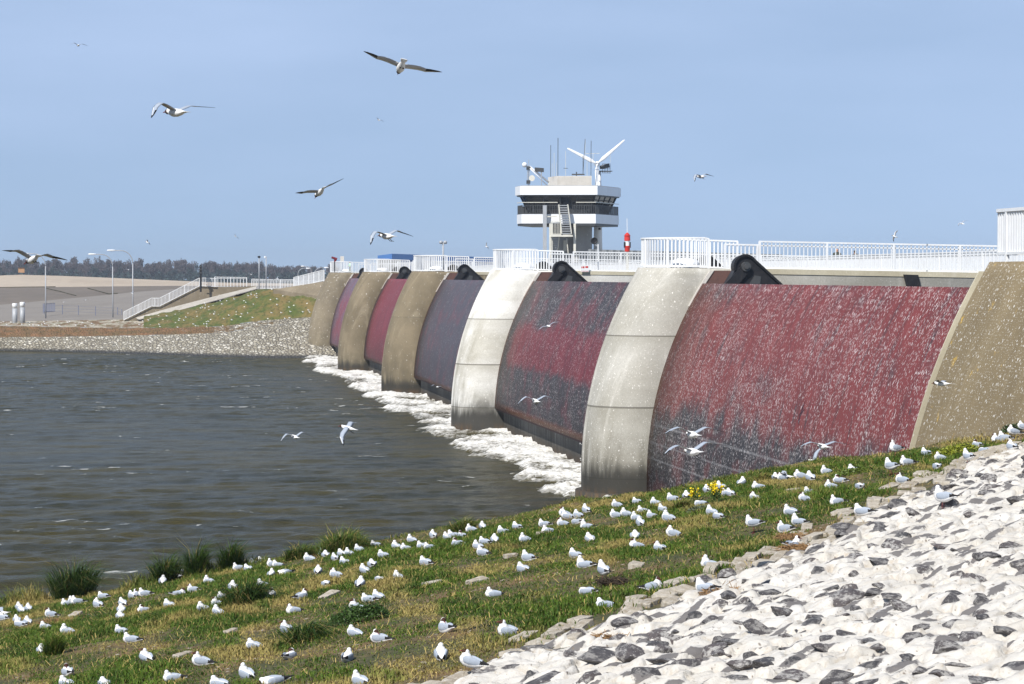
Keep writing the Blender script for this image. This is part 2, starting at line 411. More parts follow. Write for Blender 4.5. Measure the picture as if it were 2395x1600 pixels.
# churned white water along the feet of the piers
PIERS = [102.5, 148.2, 193.9, 239.6, 285.3]
fx = np.arange(13.0, 21.6, 0.09); fy = np.concatenate([np.arange(99, 150, 0.13), np.arange(150, 292, 0.22)])
gx, gy = np.meshgrid(fx, fy, indexing='ij')
bay = np.min(np.abs(gy[..., None] - np.array(PIERS)), -1)
edge = 16.5 + (fbm(gx / 6 + 3, gy / 3.4, 4, 8) - 0.5) * 4.2 - 0.5 * np.exp(-(bay / 6) ** 2)
edge += np.clip((112 - gy) / 9, 0, 1) * 1.1 + np.clip((gy - 275) / 8, 0, 1) * 1.2
ins = np.clip((gx - edge) / 1.5, 0, 1)
wx, wy = gx + 1.2 * fbm(gx / 1.5, gy / 1.5, 3, 41), gy + 1.6 * fbm(gx / 1.5, gy / 1.5, 3, 45)
turb = fbm(wx / 1.7, wy / 0.8, 5, 51, 0.6); rid = 1 - np.abs(2 * fbm(wx / 1.5, wy / 0.6, 4, 61) - 1)
band = fbm(gx / 1.6 + gy / 7, gy / 3.6, 3, 71)
fz = -0.25 + ins * (0.04 + 0.62 * turb ** 1.6 + 0.20 * rid * ins + 0.34 * (band - 0.5))
foam_a = ins * (-0.03 + 0.85 * turb + 0.8 * (band - 0.5) + 0.55 * (rid - 0.6))
fk = NT('white_foam'); fa = fk.attr('foam'); q = fk.pos()
fnz = fk.noise(fk.map(q, (2.2, 3.6, 2)), 1.6, 6, 0.68, 0.8); fn2 = fk.noise(fk.map(q, (1, 1.6, 1)), 6.0, 4, 0.7)
fm = fk.rng(fk.math('ADD', fa, fk.math('MULTIPLY', fk.math('SUBTRACT', fnz, 0.5), 1.15)), 0.30, 0.62)
fc = fk.mix(fk.rng(fn2, 0.46, 0.70, 0, 0.7), (0.74, 0.74, 0.72), (0.34, 0.30, 0.22))
fc = fk.mix(fm, (0.085, 0.075, 0.042), fc); fk.bump(fk.math('ADD', fnz, fk.math('MULTIPLY', fn2, 0.5)), 0.7, 0.12)
FOAM = fk.done(fc, fk.rng(fm, 0, 1, 0.25, 0.75), 0.0, 0.3)
keep = (ins[:-1, :-1] + ins[1:, 1:]) > 0.02
o, used = grid_mesh('foam', np.stack([gx, gy, fz], -1), keep, [FOAM])
attr(o, 'foam', foam_a.ravel()[used]); tag(o, kind='stuff', label='white churning foam along the feet of the piers and gates', cat='foam')
# spray thrown up below the second gate
sv, sf = [], []
c0 = Vector((19.9, 109.2, 0.2))
for k in range(420):
    t = rng.random(); hh = 2.3 * t * rng.random() ** 0.35
    c = c0 + Vector((rng.normal(0, 0.22) , rng.normal(0, 0.55 + 0.2 * t), hh)); r = 0.018 + 0.05 * rng.random() ** 3 * (1 - 0.5 * t)
    b = len(sv)
    for d in ((1, 0, -.5), (-.5, .9, -.5), (-.5, -.9, -.5), (0, 0, 1)): sv.append(c + Vector(d) * r)
    sf += [(b, b + 1, b + 2), (b, b + 1, b + 3), (b + 1, b + 2, b + 3), (b + 2, b, b + 3)]
mb = MB(); mb.add(sv, sf); o = mb.build('spray', NT('spray_white').done((0.85, 0.86, 0.86), 0.5))
tag(o, kind='stuff', label='burst of white spray thrown up beside the grey pier', cat='spray')

# ------------------------------------------------------------------ barrage: piers, gates, railings
def arc(z, X0, Rr):
    return X0 if z <= 1 else X0 + Rr - math.sqrt(Rr * Rr - (z - 1) ** 2)
def rail(name, label, pts, height=1.2, spacing=0.172, post_gap=2.8, wid=0.042, group=None, legs=0.0, mat=None, second=False, cat='railing', bar=0.085, parent=None):
    """white railing over a polyline of 3-D base points"""
    mat = mat or WHITE_PAINT
    pts = [Vector(p) for p in pts]
    root = parent if parent is not None else empty(name)
    seg = [(pts[i + 1] - pts[i]).length for i in range(len(pts) - 1)]; L = sum(seg)
    def sample(s):
        for i, q in enumerate(seg):
            if s <= q or i == len(seg) - 1:
                d = (pts[i + 1] - pts[i]).normalized(); return pts[i] + d * min(s, q), d
            s -= q
    top = MB(); low = MB(); bal = MB()
    for i in range(len(pts) - 1):
        a, b = pts[i], pts[i + 1]; e = (b - a).normalized() * 0.02
        top.bar(a - e + Vector((0, 0, height)), b + e + Vector((0, 0, height)), bar, bar * 0.8)
        if second: top.bar(a + Vector((0, 0, height - 0.17)), b + Vector((0, 0, height - 0.17)), 0.04, 0.05)
        low.bar(a - e + Vector((0, 0, 0.06 + legs)), b + e + Vector((0, 0, 0.06 + legs)), 0.07, 0.07)
    n = max(2, int(L / spacing)); npost = max(1, round(L / post_gap))
    hz = height - 0.03
    for k in range(n + 1):
        s = L * k / n; p, d = sample(s); d = Vector((d.x, d.y, 0)).normalized() * wid * 0.5; q = Vector((-d.y, d.x, 0)).normalized() * 0.02
        b0, b1 = p.z + 0.08 + legs, p.z + hz
        bal.add([(p.x + i.x, p.y + i.y, z) for z in (b0, b1) for i in (-d - q, d - q, d + q, -d + q)],
                [(0,1,5,4),(1,2,6,5),(2,3,7,6),(3,0,4,7)])
    top.build('handrail', mat, root); low.build('lower_rail', mat, root); bal.build('baluster_infill', mat, root)
    for k in range(npost + 1):
        p, d = sample(L * k / npost)
        MB().bar(p, p + Vector((0, 0, height)), 0.09, 0.09).build('post', mat, root)
    if parent is None:
        settle(root, pts[0]); tag(root, label, cat, group)
    return root

def solid(Y0, Y1, rc, X0, Rr, xend, ztop, slope, mat, name, zb=-2.5):
    lv = [zb, -0.5, 0.3, 1.0] + [1 + 0.45 * k for k in range(1, 20)] ; lv = [z for z in lv if z < ztop - 0.2] + [ztop]
    ns = 10; rows = []
    for z in lv:
        xn = arc(z, X0, Rr); o = [(xend, Y0), (xn + rc + 2, Y0)]
        for j in range(ns + 1):
            a = math.pi / 2 * j / ns; o.append((xn + rc - rc * math.sin(a), Y0 + rc - rc * math.cos(a)))
        for j in range(ns + 1):
            a = math.pi / 2 * j / ns; o.append((xn + rc - rc * math.cos(a), Y1 - rc + rc * math.sin(a)))
        o += [(xn + rc + 2, Y1), (xend, Y1)]
        xt = arc(ztop, X0, Rr)
        row = []
        for x, y in o:
            zt = ztop - max(0, x - xt) * slope
            row.append((x, y, zb + (z - zb) * (zt - zb) / (ztop - zb)))
        rows.append(row)
    n = len(rows[0]); V = [p for r in rows for p in r]; F = []
    for i in range(len(rows) - 1):
        for j in range(n):
            F.append((i * n + j, i * n + (j + 1) % n, (i + 1) * n + (j + 1) % n, (i + 1) * n + j))
    F.append(tuple((len(rows) - 1) * n + j for j in range(n)))
    mb = MB(); mb.add(V, F); o = mb.build(name, mat)
    for pl in o.data.polygons: pl.use_smooth = len(pl.vertices) == 4
    return o

W2 = 2.3; ZT = 9.83; SL = 0.017
def ztop_at(x): return ZT - max(0, x - 20.9) * SL
MUD = (0.25, 0.205, 0.135)
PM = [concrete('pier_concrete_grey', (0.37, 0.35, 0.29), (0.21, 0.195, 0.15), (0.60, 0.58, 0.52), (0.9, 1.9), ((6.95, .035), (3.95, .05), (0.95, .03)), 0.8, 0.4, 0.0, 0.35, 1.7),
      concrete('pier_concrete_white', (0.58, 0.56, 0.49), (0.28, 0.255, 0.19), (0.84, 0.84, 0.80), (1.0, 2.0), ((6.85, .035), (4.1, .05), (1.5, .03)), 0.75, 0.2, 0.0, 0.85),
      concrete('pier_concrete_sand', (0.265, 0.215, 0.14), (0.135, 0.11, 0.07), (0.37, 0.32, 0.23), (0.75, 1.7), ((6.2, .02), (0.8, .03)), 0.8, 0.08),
      concrete('pier_concrete_brown', (0.255, 0.21, 0.14), (0.13, 0.105, 0.065), (0.38, 0.33, 0.24), (0.6, 1.5), (), 0.8, 0.08),
      concrete('pier_concrete_far', (0.25, 0.21, 0.145), (0.155, 0.13, 0.09), (0.36, 0.32, 0.24), (0.3, 1.5), (), 0.6, 0.2)]
PLAB = ['grey beige curved concrete pier with two seams, nearest to the rocks', 'bright white curved concrete pier with brown stained foot',
        'brown concrete pier, the third back, between slate and crimson gates', 'slim brown concrete pier in front of the crimson gate',
        'farthest brown concrete pier beside the green embankment']
RLAB = ['white curved balcony railing on the grey pier top', 'white curved balcony railing on the bright white pier', 'white curved balcony railing on the third pier, before the blue hall',
        'white curved balcony railing on the fourth pier back', 'white curved balcony railing on the farthest pier, with a child behind it']
ALAB = ['long white side railing on the grey pier, behind the red gate top', 'white side railing behind the second gate with red warning sign', 'white side railing behind the slate grey third gate',
        'short white side railing behind the crimson gate', 'white side railing behind the farthest gate']
COPING = concrete('coping_concrete', (0.58, 0.54, 0.42), (0.38, 0.34, 0.24), (0.7, 0.68, 0.6), None, (), 0.4, 0.1)
for i, Y in enumerate(PIERS):
    nf = Y - W2
    rail('railing_gate', ['low white gate closing the gap in the railing of the grey pier', 'low white gate closing the gap in the railing of the white pier', 'low white gate in the railing of the third pier', 'low white gate in the railing of the fourth pier', 'low white gate in the railing of the farthest pier'][i], [(23.9, nf + .1, ztop_at(23.9)), (25.3, nf + .1, ztop_at(25.3))], 1.02, 0.172, 1.4, 0.05, 'low gates in the pier railings', cat='gate')
    root = empty('pier')
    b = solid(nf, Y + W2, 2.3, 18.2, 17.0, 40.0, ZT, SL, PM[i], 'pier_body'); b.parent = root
    MB().prism([(25.2, nf - 0.035, ztop_at(25.2) + .02), (40, nf - 0.035, ztop_at(40) + .02), (40, nf - 0.035, ztop_at(40) - .2), (25.2, nf - 0.035, ztop_at(25.2) - .2)], (0, 0.3, 0)).build('coping', COPING, root)
    zz = [8.2 + 0.15 * k for k in range(11)]
    g = MB(); e = MB()
    for k in range(len(zz) - 1):
        a, c = zz[k], zz[k + 1]; xa, xc = arc(a, 20.5, 15.2), arc(c, 20.5, 15.2)
        g.prism([(xa + .16, nf, a), (xa + 1.35, nf, a), (xc + 1.35, nf, c), (xc + .16, nf, c)], (0, -0.05, 0))
        e.prism([(xa - .02, nf, a), (xa + .16, nf, a), (xc + .16, nf, c), (xc - .02, nf, c)], (0, -0.09, 0))
    g.build('side_guide', RUST_SEAL, root); e.build('guide_edge', PALE_SEAL, root)
    if i in (0, 1):
        f = solid(nf - 0.3, Y + W2 + 0.3, 2.55, 17.95, 30, 22, 0.34 if i == 0 else 0.12, 0, PM[i], 'footing'); f.parent = root
    cover = MB().lathe((22.6, Y - 0.3, ztop_at(22.6) - .03), [(0.62, 0), (0.62, 0.22), (0.55, 0.36), (0.3, 0.45), (0.02, 0.48)], 20)
    cv = cover.build('deck_cover', WHITE_PAINT, root, True)
    settle(root, (18.3, Y, 0)); tag(root, PLAB[i], 'pier', 'piers of the sluice barrage')
    xt = 20.82; pts = [(23.2, nf + .12, ztop_at(23.2))]
    for j in range(25):
        a = math.pi * j / 24; pts.append((xt + 2.2 - 2.2 * math.sin(a), Y - 2.18 * math.cos(a), ZT))
    pts.append((25.5, Y + W2 - .12, ztop_at(25.5)))
    pts = [pts[0]] + pts[1:-1] + [pts[-1]]
    rail('railing', RLAB[i], pts, 1.24, 0.172, 3.0, 0.055, 'balcony railings on the pier noses')
    rail('railing', ALAB[i], [(25.4, nf + .1, ztop_at(25.4)), (32.7, nf + .1, ztop_at(32.7)), (40, nf + .1, ztop_at(40))], 1.17, 0.172, 2.9, 0.034, 'side railings on the piers', second=True)

# near abutment at the right edge
ABM = concrete('abutment_concrete', (0.275, 0.215, 0.12), (0.17, 0.13, 0.072), (0.38, 0.32, 0.21), None, (), 0.6, 1.2, 1.0, 0.0, 1.9)
root = empty('abutment')
b = solid(36, 58.0, 0.5, 17.95, 17.3, 40, 9.83, 0.0, ABM, 'abutment_wall', 2.0); b.parent = root
e = MB()
zs = [2 + 0.4 * k for k in range(20)]
for k in range(len(zs) - 1):
    a, c = zs[k], zs[k + 1]; xa, xc = arc(a, 17.95, 17.3), arc(c, 17.95, 17.3)
    e.prism([(xa + .02, 58.0, a), (xa + .45, 58.0, a), (xc + .45, 58.0, c), (xc + .02, 58.0, c)], (0, 0.06, 0))
e.build('guide_edge', COPING, root)
settle(root, (17.5, 57, 5)); tag(root, 'speckled brown concrete abutment at the right edge above the rocks', 'abutment')
xt = 20.40; pts = [(26, 57.8, 9.87), (22.2, 57.8, 9.87)]
for j in range(13):
    a = math.pi / 2 * j / 12; pts.append((xt + .9 - .9 * math.sin(a), 56.9 + .9 * math.cos(a), 9.87))
pts += [(xt, 50, 9.87), (xt, 40, 9.87)]
rail('railing', 'near white railing with close bars at the right edge of the photo', pts, 1.2, 0.172, 3.2, 0.06, None, 0.1, bar=0.1)

# gates
RED = (0.190, 0.038, 0.034); RED2 = (0.195, 0.030, 0.040); SLATE = (0.044, 0.040, 0.043); PURP = (0.135, 0.095, 0.13)
GM = [gate_mat('gate_paint_red', RED, SLATE, [(0, 0.05), (3.4, 0.16), (4.9, 0.78), (7.5, 0.80), (9.2, 0.66)], 0.47, 1.25, None, 1.0, ((2.55, .05), (3.3, .06), (1.9, .05)), far=100.2),
      gate_mat('gate_paint_slate_red', (0.16, 0.022, 0.028), SLATE, [(0, 0.12), (3.9, 0.2), (4.7, 0.86), (6.1, 0.9), (6.9, 0.42), (9.2, 0.3)], 0.5, 0.6, 1.45, 2.3, far=145.9),
      gate_mat('gate_paint_slate', (0.17, 0.035, 0.045), (0.075, 0.070, 0.085), [(0, 0.05), (9.2, 0.1)], 0.5, 0.22, 1.3, 3.9, far=191.6),
      gate_mat('gate_paint_crimson', RED2, (0.10, 0.06, 0.07), [(0, 0.2), (1.6, 0.35), (2.6, 0.95), (9.2, 1.0)], 0.4, 0.15, 1.3, 5.2, far=237.3),
      gate_mat('gate_paint_purple', (0.24, 0.05, 0.07), PURP, [(0, 0.35), (3, 0.6), (6, 0.55), (9.2, 0.1)], 0.5, 0.3, 1.3, 6.6, far=283)]
GLAB = ['broad red steel sluice gate streaked with bird droppings, nearest', 'slate grey sluice gate with a broad red patch across its middle', 'plain slate grey sluice gate, the third back',
        'narrow crimson sluice gate between two brown piers', 'faded purple and red sluice gate, the farthest']
ends = [58.0] + [y for y in PIERS]
SILL = concrete('sill_concrete', (0.30, 0.30, 0.29), (0.15, 0.145, 0.13), (0.45, 0.45, 0.44), (0.3, 1.5), (), 0.9, 0.2)
def hoist_arm(Y0, th, root):
    cx, cz, r = 24.38, 9.86, 0.47
    out = []
    for j in range(15):
        a = R(200) - R(165) * j / 14; out.append((cx + r * math.cos(a), Y0, cz + r * math.sin(a)))
    out += [(26.15, Y0, 8.9), (23.45, Y0, 8.9)]
    arm = MB().prism(out, (0, th, 0)).build('hoist_arm', BLACK_STEEL, root)
    rim = MB(); pp = [Vector((p[0], Y0 - 0.03, p[2])) for p in out[:-1]]
    for a, c in zip(pp[:-1], pp[1:]): rim.bar(a, c + (c - a).normalized() * .01, 0.09, 0.12, (0, 1, 0))
    rim.build('rim', BLACK_STEEL, arm)
    lk = MB(); lk.bar((cx + .05, Y0 - 0.06, cz - .02), (23.6, Y0 - 0.06, 8.95), 0.14, 0.42, (0, 0, 1)); lk.build('link_bar', BLACK_STEEL, arm)
    MB().prism([(24.43, Y0 - .02, 8.95), (24.78, Y0 - .02, 9.5), (25.05, Y0 - .02, 9.45), (24.98, Y0 - .02, 8.95)], (0, 0.015, 0)).build('opening', DARK_STEEL, arm)
    pv = MB(); pv.tube([(cx, Y0 - .2, cz), (cx, Y0 + .02, cz)], 0.2, 14); pv.tube([(cx, Y0 - .26, cz), (cx, Y0 - .19, cz)], 0.11, 10)
    pv.build('pivot', DARK_STEEL, arm)
for i in range(5):
    ya = ends[i] + (W2 if i else 0) + 0.03; yb = PIERS[i] - W2 - 0.03
    zb = -1.0 if i == 0 else 1.5; zt = 9.13
    root = empty('sluice_gate')
    nz, ny = 26, 8
    Z = np.linspace(zb, zt, nz); V = []; F = []
    for z in Z:
        for k in range(ny + 1): V.append((arc(z, 20.6, 15.2), ya + (yb - ya) * k / ny, z))
    for a in range(nz - 1):
        for k in range(ny): F.append((a * (ny + 1) + k, a * (ny + 1) + k + 1, (a + 1) * (ny + 1) + k + 1, (a + 1) * (ny + 1) + k))
    mb = MB(); mb.add(V, F); o = mb.build('gate_skin', GM[i], root, True)
    sd = o.modifiers.new('thick', 'SOLIDIFY'); sd.thickness = 0.06; sd.offset = -1
    xt = arc(zt, 20.6, 15.2)
    MB().box((xt + .07, ya, zt - .25), (xt + 0.75, yb, zt - .05)).build('top_flange', DARK_STEEL, root)
    if i: MB().box((20.64, ya, zb - .12), (20.95, yb, zb - .005)).build('bottom_seal', RUST_SEAL, root)
    hoist_arm(yb - 1.5, 0.62, root); hoist_arm(ya + 0.9, 0.62, root)
    settle(root, (20.4, (ya + yb) / 2, 0)); tag(root, GLAB[i], 'sluice gate', 'radial gates of the sluice barrage')
    if i:
        o = MB().box((21.1, ya, -2), (22.5, yb, 1.34)).build('gate_sill', SILL)
        tag(o, ['', 'stained concrete sill under the gate with the broad red patch', 'wet concrete sill under the plain slate grey gate', 'pale concrete sill under the narrow crimson gate', 'pale concrete sill under the farthest purple gate'][i], 'sill', 'sills below the raised gates')
# dark hoist plate leaning on the wall of the first pier
c1, c2, c3, c4 = at(2114, 642, 100.05), at(2148, 643, 100.05), at(2155, 676, 100.05), at(2123, 676, 100.05)
o = MB().prism([c1, c2, c3, c4], (0, 0.12, 0)).build('hatch', BLACK_STEEL)
tag(o, 'leaning black hatch plate on the wall above the red gate top', 'hatch')

# road deck behind the piers, with its own long railing
DECK = concrete('deck_concrete', (0.36, 0.35, 0.31), (0.25, 0.24, 0.2), (0.46, 0.45, 0.42), None, (), 0.4, 0.1)
o = MB().box((40.02, 36, -2), (62, 330, 9.44)).build('road_deck', DECK); tag(o, kind='structure')
rail('railing', 'long white railing along the road deck behind all the piers', [(41, 52, 9.44), (41, 140, 9.44), (41, 325, 9.44)], 1.24, 0.2, 3.4, 0.07, None, 0, None, True)
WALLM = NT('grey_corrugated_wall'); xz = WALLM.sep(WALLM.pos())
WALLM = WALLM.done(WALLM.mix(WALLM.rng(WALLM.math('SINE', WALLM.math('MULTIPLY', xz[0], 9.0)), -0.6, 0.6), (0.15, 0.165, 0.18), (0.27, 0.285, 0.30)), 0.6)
a, b = at(1378, 583, 240), at(1830, 595, 240)
mb = MB(); n = 120
for k in range(n):
    x0 = a.x + (b.x - a.x) * k / n; x1 = a.x + (b.x - a.x) * (k + 1) / n; d = 0.12 if k % 2 else 0
    mb.box((x0, 240 + d, 9.44), (x1 + .002, 240.6, a.z + (b.z - a.z) * (k + .5) / n))
o = mb.build('corrugated_wall', WALLM); tag(o, 'low grey corrugated wall behind the deck railing', 'wall')
# ------------------------------------------------------------------ far bank
def interp(x, tab):
    return np.interp(x, [t[0] for t in tab], [t[1] for t in tab])
XS = np.arange(-160, 801, 8.0)
def row(ty, tY=None, h=None):
    out = []
    for x in XS:
        y = float(interp(x, ty))
        if h is not None: out.append(ath(x, y, h))
        else: out.append(at(x, y, float(interp(x, tY))))
    return out
Wr = row([(-160,819),(0,821.5),(120,823),(250,826.5),(400,831.5),(520,836),(620,838),(800,838.5)], h=0)
Wl = [Vector((p.x * 0.97, p.y - 8, -1.3)) for p in Wr]
Rr_ = row([(-160,789),(0,789),(120,788),(250,786),(400,783),(520,778),(620,764),(740,752),(800,750)], [(-160,314),(0,313),(250,308),(520,296),(620,293),(740,291),(800,291)])
Br = row([(-160,763),(0,762),(250,767),(400,767),(520,763),(620,749),(740,741),(800,740)], [(-160,323),(0,322),(250,316),(400,308),(520,303),(620,299.5),(740,296),(800,296)])
Gr = row([(-160,754),(0,752),(250,748),(330,745.5),(400,731),(520,700),(600,677),(650,675),(740,679),(800,679)], [(-160,335),(0,335),(330,333),(400,325),(520,319),(600,312),(740,303),(800,303)])
def strip(name, A, B, mat, sub=(1, 10), bump=0.0, sc=1.0, kind='structure', arch=0.0, seed=0):
    """lofted ground strip between two rows of points"""
    A = np.array([tuple(p) for p in A]); B = np.array([tuple(p) for p in B]); k = sub[1]
    kx = sub[0]
    if kx > 1:
        t = np.linspace(0, len(A) - 1, (len(A) - 1) * kx + 1)
        A = np.stack([np.interp(t, np.arange(len(A)), A[:, c]) for c in range(3)], -1)
        B = np.stack([np.interp(t, np.arange(len(B)), B[:, c]) for c in range(3)], -1)
    t = np.linspace(0, 1, k + 1)[None, :, None]
    P = A[:, None] * (1 - t) + B[:, None] * t
    if arch: P[..., 2] += arch * np.sin(np.pi * t[..., 0])
    if bump:
        e = np.minimum(1, 4 * np.minimum(t[..., 0], 1 - t[..., 0]) + 0.15)
        P[..., 2] += e * bump * (fbm(P[..., 0] / sc, P[..., 1] / sc, 4, seed) - 0.5) * 2
    o, u = grid_mesh(name, P, None, [mat]); tag(o, kind=kind); return o
# stone pitching of the far shore
k = NT('far_stone_pitching'); q = k.pos(); wd_ = k.attr('weed')
qq = k.map(q, (1.0, 1.0, 1.3)); v = k.voro(k.map(q, (2.6, 1.1, 5.6)), 1.0); ve = k.voro(k.map(q, (2.6, 1.1, 5.6)), 1.0, 'DISTANCE_TO_EDGE')
pc = k.sep(v[1])
c = k.mix(pc[0], (0.25, 0.225, 0.17), (0.42, 0.385, 0.305)); c = k.mix(k.rng(pc[1], 0.72, 0.8), c, (0.60, 0.57, 0.49))
c = k.mix(k.rng(ve[0], 0.02, 0.16, 0.85, 0), c, (0.085, 0.075, 0.062))
c = k.mix(k.rng(k.noise(q, 0.25, 4), 0.5, 0.75, 0, 0.35), c, (0.22, 0.2, 0.15))
c = k.mix(k.rng(k.sep(q)[2], 0.18, 0.5, 0.95, 0), c, (0.03, 0.032, 0.034))
wn_ = k.noise(k.map(q, (.5, .25, 1.2)), 1.6, 5, .7)
c = k.mix(k.rng(k.math('ADD', wd_, k.math('MULTIPLY', k.math('SUBTRACT', wn_, .5), 1.8)), .45, .6), c, k.mix(k.rng(wn_, .4, .6), (0.235, 0.125, 0.055), (0.15, 0.10, 0.04)))
k.bump(k.rng(ve[0], 0, 0.2), 1.0, 0.12); FSTONE = k.done(c, 0.85)
def ground_mix(name, a, b, c3, s1=0.6, s2=3.0, thr=(0.4, 0.6), specks=0.0, anis=(1, 1, 1)):
    k = NT(name); q = k.map(k.pos(), anis); c = k.mix(k.rng(k.noise(q, s1, 5, 0.6), *thr), a, b)
    c = k.mix(k.rng(k.noise(q, s2, 5, 0.7), 0.48, 0.66, 0, 0.8), c, c3)
    if specks:
        v = k.voro(q, 1.9); c = k.mix(k.math('MULTIPLY', k.rng(v[0], 0.16, 0.22, 0.9, 0), k.math('LESS_THAN', k.sep(v[1])[0], specks)), c, (0.74, 0.72, 0.68))
    k.bump(k.noise(q, s2 * 2, 5, 0.7), 0.6, 0.08); return k.done(c, 0.9)
BROWN = ground_mix('brown_dead_vegetation', (0.235, 0.125, 0.055), (0.16, 0.085, 0.035), (0.33, 0.22, 0.12), 0.25, 1.6, (0.4, 0.6), 0.2, (1, .4, 2))
GRAVEL = ground_mix('shell_gravel', (0.40, 0.36, 0.29), (0.17, 0.10, 0.05), (0.10, 0.11, 0.03), 0.6, 2.0, (0.46, 0.56), 0.4, (1, .4, 2))
FGRASS = ground_mix('far_bank_grass', (0.075, 0.098, 0.018), (0.17, 0.125, 0.042), (0.025, 0.045, 0.008), 0.5, 2.2, (0.42, 0.6), 0.22, (1, .6, 1.4))
ASPH = ground_mix('grey_asphalt', (0.165, 0.138, 0.112), (0.135, 0.115, 0.095), (0.19, 0.16, 0.13), 0.02, 0.25, (0.35, 0.65))
ASPH2 = ground_mix('pale_asphalt', (0.235, 0.212, 0.188), (0.195, 0.175, 0.155), (0.265, 0.24, 0.21), 0.03, 0.25, (0.35, 0.65))
SAND = ground_mix('pale_dike_top', (0.44, 0.375, 0.30), (0.38, 0.315, 0.245), (0.50, 0.42, 0.32), 0.03, 0.4, (0.35, 0.65))
PATHM = ground_mix('pale_concrete_path', (0.43, 0.40, 0.35), (0.35, 0.325, 0.28), (0.5, 0.47, 0.42), 0.3, 2.0)
strip('revetment', Wl, Wr, FSTONE, (2, 6))
strip('revetment', Wr, Rr_, FSTONE, (4, 24), 0.10, 0.9)
i0 = int(np.argmin(abs(XS - 340)))
# brown strip on the left, mixed stones and weeds further right
o = strip('brown_bank', Rr_, Br, FSTONE, (3, 12), 0.3, 1.2)
cx_ = np.array([v.co.x for v in o.data.vertices]); cy_ = np.array([v.co.y for v in o.data.vertices])
px_ = 351 + FPX * cx_ / cy_; attr(o, 'weed', 0.98 - .75 * np.clip((px_ - 330) / 330, 0, 1) - .35 * np.clip((px_ - 640) / 60, 0, 1))
strip('gravel_bank', Br[:i0 + 1], Gr[:i0 + 1], GRAVEL, (3, 14), 0.16, 1.4)
strip('grass_bank', Br[i0:], Gr[i0:], FGRASS, (4, 40), 0.42, 1.6, arch=0.7)
# berm, dike slopes, sand top
Cr = row([(-160,716),(0,713),(250,690),(330,682),(400,677),(520,673),(800,673)], [(-160,430),(0,430),(250,470),(520,490),(800,500)])
Er = row([(-160,675),(0,673.5),(150,671),(250,670),(400,668.5),(520,668.5),(800,668.5)], [(-160,490),(0,490),(400,505),(800,510)])
Tr = row([(-160,646),(0,644.5),(50,642.5),(150,645.5),(250,649.5),(330,653),(400,656),(520,661),(800,665)], [(-160,545),(800,560)])
Gb = [Vector((p.x, p.y + 0.02, p.z - 0.01)) for p in Gr]
strip('pale_asphalt_berm', Gb, Cr, ASPH2, (1, 8)); strip('asphalt_slope', Cr, Er, ASPH, (1, 6)); strip('dike_top', Er, Tr, SAND, (1, 6))
Tb = [Vector((p.x * 1.1, p.y + 120, 4.5)) for p in Tr]
strip('dike_back', Tr, Tb, FGRASS, (1, 4))
LAND = ground_mix('marsh_land', (0.10, 0.105, 0.04), (0.14, 0.12, 0.06), (0.07, 0.08, 0.03), 0.01, 0.1)
mb = MB(); mb.add([(-1500, 600, 4.4), (1500, 600, 4.4), (1500, 2600, 4.4), (-1500, 2600, 4.4)], [(0, 1, 2, 3)])
tag(mb.build('ground', LAND), kind='structure')
mb = MB(); mb.add([(-900, 312, -0.5), (-60, 312, -0.5), (-60, 600, 4.3), (-900, 600, 4.3)], [(0, 1, 2, 3)])
tag(mb.build('ground', LAND), kind='structure')
mb = MB(); mb.add([(21, 286, 0), (62, 286, 0), (62, 600, 4.39), (21, 600, 4.39)], [(0, 1, 2, 3)])
tag(mb.build('ground', LAND), kind='structure')
# weeds in the joints of the asphalt slope
WEED = NT('joint_weeds').done((0.05, 0.05, 0.025), 0.9)
for pl in (((105,674.5),(128,680),(140,682.5),(160,688),(178,692.5)), ((205,675),(235,683),(255,688.5),(275,694.5)), ((-20,673.7),(60,672.6),(130,672))):
    mb = MB(); 
    for (x0, y0), (x1, y1) in zip(pl[:-1], pl[1:]):
        def on(x, y):
            c, e = float(interp(x, [(-160,716),(0,713),(250,690),(330,682)])), float(interp(x, [(-160,675),(0,673.5),(150,671),(250,670)]))
            t = (c - y) / (c - e); Yc = float(interp(x, [(-160,430),(0,430),(250,470)])); Ye = float(interp(x, [(0,490),(400,505)]))
            A, B = at(x, c, Yc), at(x, e, Ye); best = A
            for s in np.linspace(0, 1, 60):
                p = A.lerp(B, s); d = p - Vector((0, 0, HEYE)); 
                if abs((at(x, y, p.y) - p).z) < abs((at(x, y, best.y) - best).z): best = p
            return best + Vector((0, 0, 0.1))
        mb.tube([on(x0, y0), on(x1, y1)], 0.075, 5)
    tag(mb.build('weeds', WEED), kind='stuff', label='dark weeds growing along a joint of the asphalt dike slope', cat='weeds')

# pale path up the bank, retaining wall with stairs, white stair railing
pw = [(322,749,327),(400,733,322),(520,700,316.5),(600,677.5,311)]; pu = [(318,745,328.5),(400,721.5,325),(520,690.5,320.5),(600,671.5,316)]
mb = MB()
A = [at(*p) for p in pw]; B = [at(*p) for p in pu]
for i in range(3): mb.add([A[i], A[i + 1], B[i + 1], B[i]], [(0, 1, 2, 3)])
for p in A + B: pass
o = mb.build('path', PATHM); o.location.z = 0.12; tag(o, kind='structure')
BWALL = concrete('retaining_wall_concrete', (0.27, 0.225, 0.16), (0.17, 0.14, 0.095), (0.36, 0.31, 0.23), None, (), 0.5, 0.1)
sw = [(288,757),(318,745),(400,722),(520,691),(600,672)]; st = [(600,669),(575,671),(505,671),(467,669.5),(373,717.5),(354,717.5),(290,749.5)]
ol = [at(x, y + 4, 328.6) for x, y in sw] + [at(x, y, 328.6) for x, y in st]
o = MB().prism(ol, (0, 2.2, 0)).build('stair_wall', BWALL); tag(o, 'sloping brown retaining wall carrying the stairs on the far bank', 'wall')
